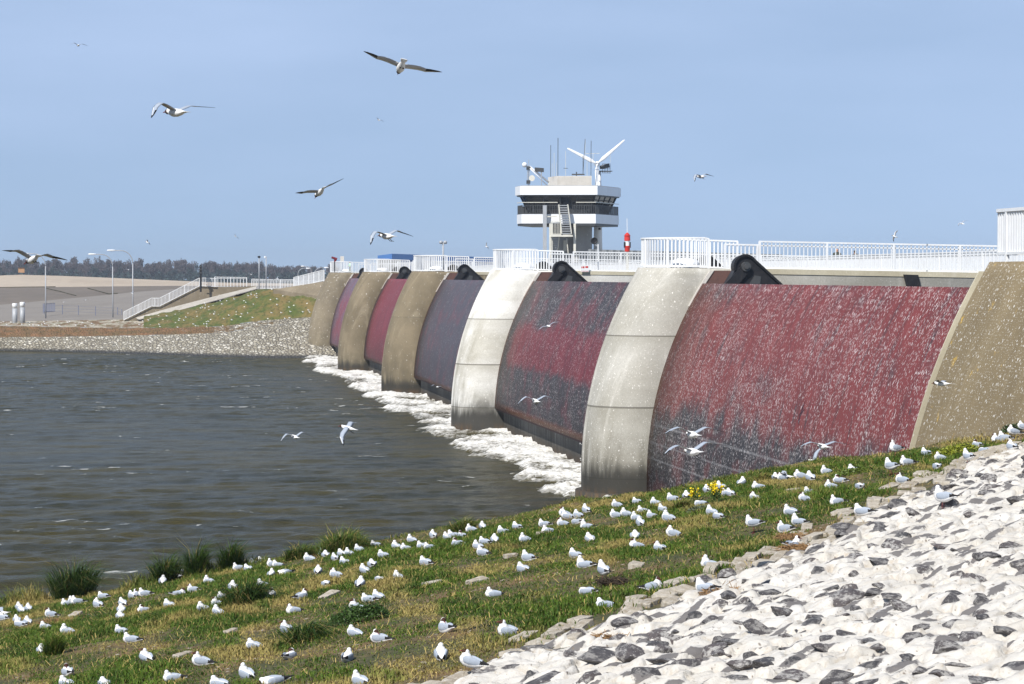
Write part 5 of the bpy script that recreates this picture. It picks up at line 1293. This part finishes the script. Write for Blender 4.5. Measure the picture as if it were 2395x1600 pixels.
leafy(1990, 1110, 110, 18, 'low green weed patch before the red gate', (0.05, 0.085, 0.01), (0.14, 0.19, 0.03), 700)
leafy(1635, 1195, 60, 14, 'grey green ground weed below the yellow flowers', (0.07, 0.09, 0.05), (0.13, 0.15, 0.09), 420)
# yellow flowering plants
YEL = NT('yellow_petal').done((0.80, 0.62, 0.012), .5); STEM = NT('green_stem').done((0.05, 0.09, 0.015), .6)
def flowers(x, y, wpx, hpx, n, label):
    p = on_bank(x, y); s = p.y / FPX; root = empty('flowering_plant', p); r = np.random.default_rng(int(x)); st = MB(); fl = MB()
    for i in range(n):
        a = r.uniform(0, 6.28); q = r.random() ** .6 * wpx * s / 2; h = hpx * s * r.uniform(.6, 1.05); t = Vector((math.cos(a) * q, math.sin(a) * q * .6, h)); st.tube([(t.x * .35, t.y * .35, -.03), (t.x * .8, t.y * .8, h * .6), t], .005, 4)
        for _ in range(4): 
            e = Vector((t.x * .6, t.y * .6, h * r.uniform(.2, .6))); st.add([e, e + Vector((r.normal(0, .05), r.normal(0, .05), .05)), e + Vector((r.normal(0, .03), r.normal(0, .03), .01))], [(0, 1, 2)])
        for _ in range(11):
            c = t + Vector((r.normal(0, .02), r.normal(0, .02), r.uniform(-.09, .02))); u = Vector(r.normal(0, 1, 3)).normalized() * .021; v = u.cross(Vector(r.normal(0, 1, 3))).normalized() * .021
            fl.add([c - u, c - v, c + u, c + v], [(0, 1, 2, 3)])
    st.build('stem', STEM, root); fl.build('blossom', YEL, root); tag(root, label, 'flowers')
flowers(1627, 1172, 22, 34, 6, 'smaller yellow flowering plant, left of the pair'); flowers(1673, 1176, 40, 46, 13, 'larger yellow flowering plant, right of the pair')
# straw nests
def nest(x, y, rad, label, dark=False):
    p = on_bank(x, y); r = np.random.default_rng(int(x + y)); n = 260; a = r.uniform(0, 6.28, n); q = rad * r.uniform(.45, 1.2, n); mb = MB()
    for i in range(n):
        c = Vector((math.cos(a[i]) * q[i], math.sin(a[i]) * q[i], .015 + .07 * r.random() * (1.3 - q[i] / rad * .7))); t = a[i] + 1.57 + r.normal(0, .6); l = r.uniform(.05, .16); d = Vector((math.cos(t), math.sin(t), r.normal(0, .25))) * l
        mb.tube([c - d, c + d], .0045, 3, cap=False)
    o = mb.build('straw_nest', NT('nest_straw').done((0.05, 0.035, 0.022) if dark else (0.27, 0.16, 0.07), .9)); o.location = p; tag(o, label, 'nest')
nest(1862, 1262, .26, 'straw nest below the hooded gull beside the paving stones'); nest(1873, 1290, .28, 'brown straw nest at the edge of the stone courses'); nest(1438, 1366, .2, 'dark clump of old nest litter under the standing gull', True); nest(1430, 1500, .16, 'thin straw nest on a stone below the hooded gull'); nest(135, 1460, .3, 'flattened straw below two gulls on the left'); nest(1690, 1390, .2, 'straw litter at the foot of the standing gull')
# ------------------------------------------------------------------ gulls
def plume(name, col, rough=.75):
    k = NT(name); n = k.noise(k.map(k.pos(), (60, 14, 60)), 1.0, 3)
    return k.done(k.mix(k.rng(n, .4, .7, 0, .25), col, tuple(q * .72 for q in col)), rough, 0, .2)
GM_ = [plume('white_plumage', (0.76, 0.76, 0.76)), plume('pale_grey_mantle', (0.33, 0.375, 0.445)), plume('black_primaries', (0.018, 0.018, 0.02)), plume('brown_hood', (0.055, 0.026, 0.018)),
       NT('dark_red_bill').done((0.16, 0.018, 0.015), .4), plume('grey_underwing', (0.44, 0.44, 0.46)), plume('dark_underwing', (0.055, 0.055, 0.06))]
class GB_:
    """collects lofted shells with a material per face"""
    def __init__(s): s.v = []; s.f = []; s.m = []
    def loft(s, rings, mat, n=14):
        """rings: (center, axis, side, up-half, side-half); mat: index or f(i, j)"""
        o = len(s.v)
        for c, ax, hw, hh in rings:
            ax = Vector(ax).normalized(); sd = ax.cross(Vector((0, 0, 1)))
            sd = sd.normalized() if sd.length > 1e-3 else Vector((1, 0, 0)); up = sd.cross(ax)
            for j in range(n):
                a = 2 * math.pi * j / n; s.v.append(Vector(c) + sd * (math.cos(a) * hw) + up * (math.sin(a) * hh))
        k = len(rings)
        for i in range(k - 1):
            for j in range(n):
                a, b = o + i * n + j, o + i * n + (j + 1) % n; s.f.append((a, b, b + n, a + n)); s.m.append(mat(i, j) if callable(mat) else mat)
        s.f.append(tuple(o + j for j in reversed(range(n)))); s.m.append(mat(0, 0) if callable(mat) else mat)
        s.f.append(tuple(o + (k - 1) * n + j for j in range(n))); s.m.append(mat(k - 2, 0) if callable(mat) else mat)
    def shell(s, V, F, M):
        o = len(s.v); s.v += [Vector(v) for v in V]; s.f += [tuple(i + o for i in f) for f in F]; s.m += M
    def mesh(s, name, voxel=None):
        me = bpy.data.meshes.new(name); me.from_pydata([tuple(v) for v in s.v], [], s.f)
        bm = bmesh.new(); bm.from_mesh(me); bmesh.ops.recalc_face_normals(bm, faces=bm.faces); bm.to_mesh(me); bm.free()
        for m in GM_: me.materials.append(m)
        me.polygons.foreach_set('material_index', s.m)
        if voxel:
            tree = BVHTree.FromPolygons(s.v, s.f); o = bpy.data.objects.new('tmp', me); COL.objects.link(o)
            md = o.modifiers.new('r', 'REMESH'); md.mode = 'VOXEL'; md.voxel_size = voxel
            sm = o.modifiers.new('s', 'SMOOTH'); sm.factor = .5; sm.iterations = 2
            dg = bpy.context.evaluated_depsgraph_get(); m2 = bpy.data.meshes.new_from_object(o.evaluated_get(dg)); bpy.data.objects.remove(o)
            m2.name = name; m2.materials.clear()
            for m in GM_: m2.materials.append(m)
            m2.polygons.foreach_set('material_index', [s.m[tree.find_nearest(p.center)[2]] for p in m2.polygons]); me = m2
        me.polygons.foreach_set('use_smooth', [True] * len(me.polygons)); return me

def add_head(g, c, yaw, pit=0.0, k=1.0):
    """head with the brown hood on its front; returns bill base and direction"""
    d = Vector((math.sin(-yaw) * math.cos(pit), math.cos(yaw) * math.cos(pit), math.sin(pit))); c = Vector(c)
    pr = [(-.044, .004, .004), (-.038, .018, .02), (-.024, .030, .032), (-.006, .034, .036), (.012, .031, .034), (.028, .022, .025), (.040, .011, .013), (.045, .004, .004)]
    g.loft([(c + d * (y * k), d, w_ * k, h_ * k) for y, w_, h_ in pr], lambda i, j: 3 if i >= 3 else (3 if i == 2 and j in (9, 10, 11, 12) else 0), 16)
    return c + d * (.040 * k), d
def bill_mesh(p, d):
    g = GB_(); g.loft([(p - d * .006, d, .0075, .0085), (p + d * .016, d, .0055, .0065), (p + d * .030 + Vector((0, 0, -.002)), d, .003, .004), (p + d * .038 + Vector((0, 0, -.005)), d, .001, .001)], 4, 8)
    return g.mesh('bill')
def gull(yaw=0, neck=0.0, stand=False, preen=False, tuck=False, wings=0.0):
    """resting black-hooded gull, heading +Y, ground at z = 0"""
    g = GB_(); z0 = .105 if stand else 0.0; tl = .05 if stand else 0.0
    body = [(-.215, .108, .020, .006), (-.165, .100, .030, .011), (-.115, .088, .047, .034), (-.06, .078, .062, .056), (0, .074, .070, .067), (.05, .080, .068, .070), (.09, .094, .054, .060), (.118, .115, .032, .038), (.128, .125, .012, .014)]
    P = [Vector((0, y, z + z0 + y * tl)) for y, z, _, _ in body]
    g.loft([(P[i], (P[min(i + 1, 8)] - P[max(i - 1, 0)]), body[i][2], body[i][3]) for i in range(9)], 0, 18)
    if preen: hc = Vector((.045, .13, .105 + z0)); yw, pt = R(-40), R(-75)
    elif tuck: hc = Vector((.0, .06, .178 + z0)); yw, pt = R(165), R(-18)
    else: hc = Vector((0, .094 - neck * .2, .178 + neck + z0 + .018 * stand)); yw, pt = yaw, R(-4)
    nb = Vector((0, .052, .088 + z0)); nm_ = nb.lerp(hc, .5) + Vector((0, .004, 0))
    npts = [nb, nm_, hc + Vector((0, 0, -.012))]; nr = [.072, .060, .038]
    g.loft([(npts[i], (npts[min(i + 1, 2)] - npts[max(i - 1, 0)]), nr[i], nr[i]) for i in range(3)], 0, 14)
    bp, bd = add_head(g, hc, yw, pt)
    for s in (-1, 1):
        if wings:
            wing(g, s, wings, wings - .9, Vector((s * .05, .05, .125 + z0)), .36)
            continue
        W_ = [(.082, .052, .100, .008, .020), (.055, .066, .104, .016, .042), (0, .066, .106, .018, .050), (-.06, .054, .108, .016, .044), (-.115, .038, .112, .012, .030), (-.165, .022, .116, .008, .019), (-.215, .006, .122, .0055, .012), (-.262, -.010, .130, .004, .006)]
        c = [Vector((s * x, y, z + z0 + y * tl)) for y, x, z, _, _ in W_]
        g.loft([(c[i], (c[max(i - 1, 0)] - c[min(i + 1, 7)]), W_[i][3], W_[i][4]) for i in range(8)], lambda i, j: 1 if i < 4 else 2, 12)
    return g.mesh('gull', .0058), bill_mesh(bp, bd)
def wing(g, s, a1, a2, root, half=.46, sweep=.0):
    """open wing: a1 dihedral of the arm, a2 of the hand (radians); s = side"""
    n = 11; top = []; V = []; F = []; M = []
    p = root.copy(); st = half / (n - 1)
    for i in range(n):
        t = i / (n - 1); a = a1 if t < .38 else (a2 if t > .52 else a1 + (a2 - a1) * (t - .38) / .14)
        if i: p = p + Vector((s * math.cos(a), 0, math.sin(a))) * st
        ch = np.interp(t, [0, .15, .42, .7, .9, 1], [.115, .125, .118, .085, .045, .012]); le = np.interp(t, [0, .4, .6, 1], [.045, .085, .075, -.055])
        th = np.interp(t, [0, .4, 1], [.012, .007, .002]); up = Vector((-s * math.sin(a), 0, math.cos(a)))
        for (fy, fz) in ((0, 0), (-.25, 1), (-.6, .7), (-1, 0), (-.6, -.35), (-.25, -.55)):
            V.append(p + Vector((0, le + fy * ch - sweep * t * half, 0)) + up * (fz * th))
    for i in range(n - 1):
        t = i / (n - 1)
        for j in range(6):
            F.append((i * 6 + j, i * 6 + (j + 1) % 6, i * 6 + 6 + (j + 1) % 6, i * 6 + 6 + j))
            if j < 3: M.append(2 if t > .82 or (t > .6 and j == 2) else (0 if t > .5 and j == 0 else 1))
            else: M.append(6 if .58 < t and j != 5 else (0 if j == 5 else 5))
    F.append((5, 4, 3, 2, 1, 0)); M.append(1)
    g.shell(V, F, M)
def flyer(al, ol, ar, orr, yaw=0, hp=-.15, sweep=0.0, legs=False):
    g = GB_()
    body = [(-.215, 0, .042, .003), (-.17, 0, .040, .006), (-.13, -.002, .026, .016), (-.08, -.006, .040, .034), (-.02, -.008, .049, .046), (.04, -.006, .050, .048), (.085, 0, .040, .040), (.12, .006, .030, .031), (.14, .008, .02, .02)]
    P = [Vector((0, y, z)) for y, z, _, _ in body]
    g.loft([(P[i], (P[min(i + 1, 8)] - P[max(i - 1, 0)]), body[i][2], body[i][3]) for i in range(9)], 0, 14)
    bp, bd = add_head(g, Vector((0, .148, .008)), yaw, hp, .92)
    wing(g, -1, al, ol, Vector((-.03, .02, .018)), .46, sweep); wing(g, 1, ar, orr, Vector((.03, .02, .018)), .46, sweep)
    if legs:
        for s in (-1, 1): g.loft([(Vector((s * .018, -.05, -.04)), (0, -.4, -1), .005, .005), (Vector((s * .02, -.10, -.075)), (0, -.8, -.6), .005, .005), (Vector((s * .02, -.145, -.08)), (0, -1, 0), .012, .003)], 2, 6)
    return g.mesh('flying_gull'), bill_mesh(bp, bd)

legm = GB_()
for _s in (0,): legm.loft([(Vector((0, .0, .125)), (0, 0, 1), .006, .006), (Vector((0, .004, .06)), (0, 0, 1), .0045, .0045), (Vector((0, 0, .006)), (0, 0, 1), .0045, .0045)], 4, 8); legm.loft([(Vector((0, -.008, .004)), (0, 1, 0), .005, .004), (Vector((0, .03, .004)), (0, 1, 0), .018, .003), (Vector((0, .042, .003)), (0, 1, 0), .016, .002)], 4, 8)
LEG = legm.mesh('leg')
BANK = {}
for key, kw in {'a': dict(yaw=R(-55)), 'b': dict(yaw=R(-32)), 'c': dict(yaw=R(-8)), 'd': dict(yaw=R(40)), 'e': dict(yaw=R(12)), 'f': dict(yaw=R(-45), neck=-.012), 'h': dict(yaw=R(-20), neck=-.018), 'n': dict(yaw=R(-35), neck=.035), 'S': dict(yaw=R(-48), stand=True, neck=.012), 't': dict(tuck=True), 'p': dict(preen=True), 'w': dict(yaw=R(-5), wings=.75)}.items():
    BANK[key] = gull(**kw)
GULLS = [(2391,1019,60,0), (2368,1024,100,0), (2348,1030,60,0), (2332,1034,60,0), (2285,1047,60,2), (2366,1060,10,0), (2302,1061,40,4), (2166,1067,40,0), (2093,1071,84,3), (2197,1079,50,0), (2120,1089,108,0), (2265,1093,40,3), (2192,1099,8,4), (1995,1102,80,0), (1931,1108,66,0), (2084,1114,62,3), (1840,1119,85,5), (1870,1119,58,0), (1814,1122,30,0), (1896,1122,20,0), (1828,1123,40,0), (1963,1128,60,2), (2108,1130,60,1), (1736,1135,2,0), (1774,1143,78,0), (2012,1144,40,4), (1685,1145,30,0), (1942,1145,66,0), (1653,1151,30,0), (1894,1156,40,0), (1698,1159,70,0), (1708,1160,20,0), (1606,1165,20,0), (1765,1169,64,1), (1573,1171,66,0), (1880,1171,80,1), (1489,1177,30,0), (1958,1180,70,0), (1532,1181,40,0), (1639,1183,60,4), (1441,1187,76,0), (1549,1198,58,0), (1370,1199,12,0), (1503,1201,60,0), (1848,1204,60,0), (2206,1205,74,3), (1663,1206,60,0), (1318,1207,75,1), (1463,1207,70,0), (1350,1210,60,0), (1438,1210,60,0), (1523,1212,66,0), (1326,1213,70,0), (1679,1214,60,4), (2017,1217,76,0), (1486,1218,78,0), (1561,1220,80,0), (1868,1225,74,6), (1349,1226,86,4), (1497,1228,55,0), (1315,1230,78,1), (1273,1232,60,0), (1128,1236,30,0), (1209,1237,50,0), (1372,1237,58,6), (1100,1245,60,0), (1835,1245,74,1), (1282,1247,74,0), (1764,1247,64,3), (1176,1249,50,0), (1572,1255,48,0), (1060,1257,65,0), (1012,1258,20,0), (1080,1258,60,2), (1485,1259,25,0), (1045,1264,50,0), (1380,1265,48,0), (1157,1266,5,0), (1226,1267,60,0), (961,1268,75,0), (1132,1272,60,0), (878,1279,55,0), (1070,1280,60,2), (1488,1281,84,1), (1852,1281,300,6), (925,1283,40,0), (987,1283,60,0), (1116,1285,55,0), (1004,1286,62,0), (949,1287,60,0), (1543,1288,25,0), (839,1292,70,0), (754,1299,40,0), (1127,1300,66,0), (815,1301,60,0), (800,1302,55,0), (762,1303,20,0), (1345,1304,42,0), (895,1305,55,0), (722,1311,45,0), (784,1311,40,0), (1234,1312,70,0), (613,1317,60,0), (806,1321,50,0), (592,1322,60,0), (994,1322,66,0), (635,1325,70,0), (649,1325,60,0), (1659,1326,62,6), (1368,1327,76,6), (871,1328,50,0), (557,1335,75,0), (1222,1336,66,0), (581,1337,60,0), (851,1339,50,0), (745,1341,5,0), (668,1346,110,4), (635,1350,20,0), (408,1352,90,5), (784,1352,84,1), (930,1356,76,0), (887,1361,35,4), (1414,1364,62,3), (487,1365,60,0), (380,1366,30,0), (763,1370,25,4), (613,1372,60,0), (842,1373,10,0), (1531,1378,292,0), (543,1379,20,0), (451,1385,80,1), (1374,1389,50,4), (1154,1394,74,0), (338,1395,60,0), (419,1395,278,1), (1651,1395,62,3), (323,1396,60,2), (309,1398,25,0), (635,1399,355,2), (520,1400,55,0), (884,1400,68,0), (241,1401,65,0), (707,1401,322,0), (861,1408,60,0), (170,1413,60,0), (180,1414,60,0), (287,1416,50,0), (157,1417,70,0), (506,1417,76,1), (227,1421,25,0), (395,1421,66,0), (1415,1422,62,0), (831,1426,60,1), (45,1427,40,0), (66,1427,30,0), (474,1429,75,0), (50,1430,40,0), (336,1430,60,2), (284,1431,30,0), (686,1433,78,0), (508,1439,75,0), (5,1440,95,5), (117,1442,55,1), (281,1448,8,0), (7,1450,60,0), (39,1455,60,0), (64,1458,20,0), (47,1466,35,0), (105,1474,70,0), (670,1478,60,1), (1042,1480,55,2), (283,1482,70,0), (155,1484,65,0), (1185,1485,83,1), (827,1486,66,0), (886,1501,55,2), (306,1503,66,0), (593,1518,62,0), (96,1529,5,0), (678,1540,2,2), (1031,1543,2,0), (342,1544,42,1), (811,1547,8,0), (468,1557,72,1), (160,1582,50,2), (576,1584,35,0), (1097,1585,82,1), (404,1588,76,0), (641,1601,85,4), (840,1603,62,0), (244,1604,30,0), (155,1607,72,0), (512,1607,60,0)]
LM = [((172, 1350), 'the big dark tuft on the left'), ((177, 1440), 'the flat pale stone'), ((458, 1310), 'the upright dark tuft'), ((575, 1395), 'the bramble like tuft'), ((710, 1485), 'the arching grass tuft'), ((125, 1515), 'the small bright tuft'),
      ((838, 1440), 'the dark leafy clump'), ((1195, 1300), 'the square stone block'), ((1650, 1160), 'the yellow flowers'), ((1430, 1150), 'the rusty pier footing'), ((2140, 1035), 'the foot of the red gate'), ((1865, 1255), 'the straw nest'),
      ((1487, 1540), 'the largest dark boulder'), ((800, 1275), 'the long loose grass row'), ((0, 1440), 'the left edge of the photo'), ((2394, 1010), 'the right edge of the photo'), ((200, 1599), 'the bottom left corner'), ((640, 1599), 'the bottom edge, left of centre'),
      ((1150, 1599), 'the bottom edge at centre'), ((1438, 1366), 'the dark nest litter'), ((1855, 1148), 'the pale stone beyond the flowers'), ((1010, 1368), 'the bare strip of bank'), ((1080, 1230), 'the dead stalks on the crest'), ((2145, 1205), 'the boulder on the white slope'), ((1760, 1100), 'the straw coloured crest tuft'), ((320, 1345), 'the dead stalks at left')]
ORD = 'closest second third fourth fifth sixth seventh eighth ninth tenth eleventh twelfth thirteenth fourteenth fifteenth sixteenth seventeenth eighteenth nineteenth twentieth'.split()
DESC = {0: 'sitting gull showing its white nape', 1: 'sitting gull with brown hood visible', 2: 'resting gull, hood laid on its back', 3: 'standing white and grey gull', 4: 'hunched preening grey gull', 5: 'gull with wings raised', 6: 'gull with neck stretched up'}
gd = np.array([[math.hypot(g[0] - l[0][0], g[1] - l[0][1]) for l in LM] for g in GULLS]); rk = np.argsort(np.argsort(gd, 0), 0)
rs = np.random.default_rng(12)
for gi, (x, y, hd, ps) in enumerate(GULLS):
    p = on_bank(x, min(y, 1640))
    if p.x > float(bnd_x(p.y)) + .25: p.z = max(p.z - .3, stone_z(p.x, p.y)) + .0
    li = int(np.argmin(rk[gi])); rank = int(rk[gi][li])
    lab = DESC[ps] + ', ' + ('closest to ' if rank == 0 else ORD[min(rank, 19)] + ' closest to ') + LM[li][1]
    want = {0: 14 + rs.normal(0, 9), 1: 88}.get(ps, 20) - hd
    if ps in (0, 1):
        key = min((('a', -55), ('b', -32), ('c', -8), ('e', 12), ('d', 40), ('f', -45), ('h', -20)), key=lambda t: abs(t[1] - want) + rs.uniform(0, 9))[0]
    else: key = {2: 't', 3: 'S', 4: 'p', 5: 'w', 6: 'n'}[ps]
    bme, bil = BANK[key]
    o = link('gull', bme, [], None, (p.x, p.y, p.z - (0.0 if ps == 3 else rs.uniform(.025, .055)))); o.rotation_euler = (rs.uniform(.0, .30) if ps in (0, 1) else rs.normal(0, .05), rs.normal(0, .05), R(hd + rs.normal(-6, 15)) - YAW)
    sc = rs.uniform(.94, 1.06); o.scale = (sc * rs.uniform(.95, 1.15), sc * rs.uniform(.9, 1.05), sc * rs.uniform(.86, 1.06))
    link('bill', bil, [], o)
    if ps == 3:
        for s in (-1, 1): link('leg', LEG, [], o, (s * .026, .0, 0))
    tag(o, lab, 'gull', 'black headed gulls resting on the near bank')

# gulls in the air: pixel, distance, heading, pitch, roll, arm and hand angles of both wings, head turn
FLY = [((938, 156), 29.5, 14, -20, 15, .22, -.12, .22, -.12, 0, 'gull flying with dark spread wings, highest large one, right of centre left', 1),
       ((412, 262), 27.5, 46, 2, 2, .40, -.75, .38, .0, .2, 'white gull flying left in mid wing beat, upper left sky', 0),
       ((748, 449), 41, 28, -22, -16, .32, -.02, .30, .05, .3, 'gull gliding with dark spread wings and lowered hood, left of the tower', 0),
       ((905, 552), 38, 42, 2, 0, .30, -.85, .42, -.35, .2, 'white gull flapping over the blue hall roof', 1),
       ((76, 606), 33, 36, -14, 6, .48, -.22, .42, -.30, .5, 'large gull flying in front of the left street lamp', 1),
       ((183, 106), 118, 25, 0, 4, .45, -.5, .4, -.3, 0, 'small distant gull high in the upper left corner', 0),
       ((1640, 413), 74, 42, 0, 2, .2, -1.0, .45, -.25, .1, 'gull with drooping wing in the sky right of the tower', 1),
       ((1283, 763), 84, 12, 0, -22, .25, -.25, .2, -.3, 0, 'small gull before the upper part of the second gate', 0),
       ((1253, 938), 49, 18, 2, 0, .42, -.62, .48, -.3, 0, 'gull flying before the lower part of the second gate', 1),
       ((1620, 1016), 32, 20, 0, 3, .40, -.38, .48, -.25, 0, 'upper of two gulls flying before the dark foot of the red gate', 1),
       ((1620, 1056), 29.5, 26, -2, -2, .34, -.28, .22, -.42, .9, 'lower of two gulls flying before the red gate, hood showing', 0),
       ((1925, 1044), 40, 18, 0, 0, .32, -.30, .30, -.22, 0, 'gull gliding low before the red gate, right of the pair', 1),
       ((2203, 897), 50, 62, 0, 2, .15, .10, .2, -.05, 0, 'thin winged gull flying past the edge of the brown abutment', 0),
       ((690, 1022), 58, 28, 2, 0, .35, -.75, .55, -.45, 0, 'left of two gulls flying over the water, wings arched', 0),
       ((814, 1001), 50, 72, 10, 0, -.75, -.95, .5, -.1, .2, 'right of two gulls over the water, hovering with spread tail', 1),
       ((1023, 905), 135, 20, 0, 14, .35, -.6, .3, -.6, 0, 'small gull skimming the foam before the third gate', 0),
       ((1903, 1079), 57, 40, 0, -30, .3, -.2, .5, .2, 0, 'gull banking just above the crest before the red gate', 0),
       ((886, 281), 190, 40, 10, 20, .5, -.3, .5, -.2, 0, 'tiny white gull in the sky below the highest large gull', 0),
       ((345, 567), 190, 70, 20, 30, .6, .2, .5, .1, 0, 'tiny gull just above the wood, right of the lamps', 0),
       ((2250, 523), 160, 40, 10, -20, .4, -.6, .4, -.4, 0, 'tiny gull in the sky left of the near white railing', 0),
       ((2092, 553), 170, 80, 20, 60, .5, .2, .3, 0, 0, 'tiny gull just above the long side railing at right', 0),
       ((648, 652), 318, 60, 0, -30, .6, .3, .5, 0, 0, 'white gull landing above the rising white fence', 0),
       ((308, 686), 300, 60, 10, -20, .5, -.2, .4, 0, 0, 'tiny gull flying beside the tallest lamp post', 0),
       ((199, 702), 300, 40, 0, 0, .4, -.6, .4, -.5, 0, 'tiny gull flying over the asphalt slope', 0),
       ((148, 707), 310, 30, 0, 0, .4, -.5, .4, -.5, 0, 'tiny gull above the wire fence posts', 0),
       ((300, 631), 330, 40, 10, 10, .5, -.3, .5, -.2, 0, 'tiny gull before the wood near the tallest lamp', 0),
       ((587, 642), 330, 40, 10, 10, .5, -.3, .5, -.2, 0, 'tiny gull before the wood near the disc headed lamp', 0),
       ((551, 553), 260, 40, 10, 40, .5, -.3, .5, -.2, 0, 'faint speck of a gull in the sky above the slim lamp posts', 0),
       ((1138, 577), 240, 60, 10, 40, .5, .3, .5, .2, 0, 'tiny dark gull in the sky left of the bright pier railing', 0)]
cache = {}
for (x, y), dep, hd, pit, rol, al, ol, ar, orr, yw, lab, lg in FLY:
    far = dep > 140; key = 'far%d' % (hd % 3) if far else x
    if key not in cache: cache[key] = flyer(al, ol, ar, orr, yw, -.15 if not yw > .25 else -.45, .1, bool(lg))
    bme, bil = cache[key]; d = ray(x, y); b1 = d.x * _sy + d.y * _cy
    p = Vector((0, 0, HEYE)) + d * (dep / d.length)
    o = link('flying_gull', bme, [], None, p); o.rotation_mode = 'YXZ'
    o.rotation_euler = (Matrix.Rotation(R(hd) - YAW, 3, 'Z') @ Matrix.Rotation(R(pit), 3, 'X') @ Matrix.Rotation(R(rol), 3, 'Y')).to_euler('YXZ')
    if not far: link('bill', bil, [], o)
    tag(o, lab, 'gull', 'gulls in flight')

# gulls resting on the far bank, too small to show their parts
def surf(names):
    V, F = [], []
    for o in SC.objects:
        if o.type == 'MESH' and o.name.split('.')[0] in names:
            b = len(V); V += [v.co.copy() for v in o.data.vertices]; F += [tuple(i + b for i in p.vertices) for p in o.data.polygons]
    return BVHTree.FromPolygons(V, F)
tree = surf(('grass_bank', 'gravel_bank', 'brown_bank', 'revetment'))
def lowgull():
    g = GB_(); b = [(-.2, .11, .015, .006), (-.1, .09, .05, .04), (0, .075, .07, .07), (.09, .1, .05, .055), (.11, .16, .035, .04), (.12, .215, .03, .02)]
    P = [Vector((0, y, z)) for y, z, _, _ in b]; g.loft([(P[i], (P[min(i + 1, 5)] - P[max(i - 1, 0)]), b[i][2], b[i][3]) for i in range(6)], lambda i, j: 1 if i < 2 and 0 < j < 4 else 0, 8); return g.mesh('gull')
LG = lowgull(); n = 0
while n < 80:
    x = rs.uniform(0, 735)
    i = min(int((x + 160) / 8), len(XS) - 2)
    t = rs.uniform(-.1, 1) if x > 350 else rs.uniform(.1, 1); A, B_ = Br[i], Gr[i]; q = A.lerp(B_, t)
    if x < 330 and rs.random() < .45: continue
    hit = tree.ray_cast(Vector((q.x + rs.normal(0, .3), q.y + rs.normal(0, .5), 40)), Vector((0, 0, -1)))
    if hit[0] is None: continue
    o = link('gull', LG, [], None, hit[0]); o.rotation_euler.z = R(rs.normal(60, 25)); o.scale = (.85,) * 3
    tag(o, 'tiny white gull resting on the far bank', 'gull', 'gulls resting on the far bank'); n += 1
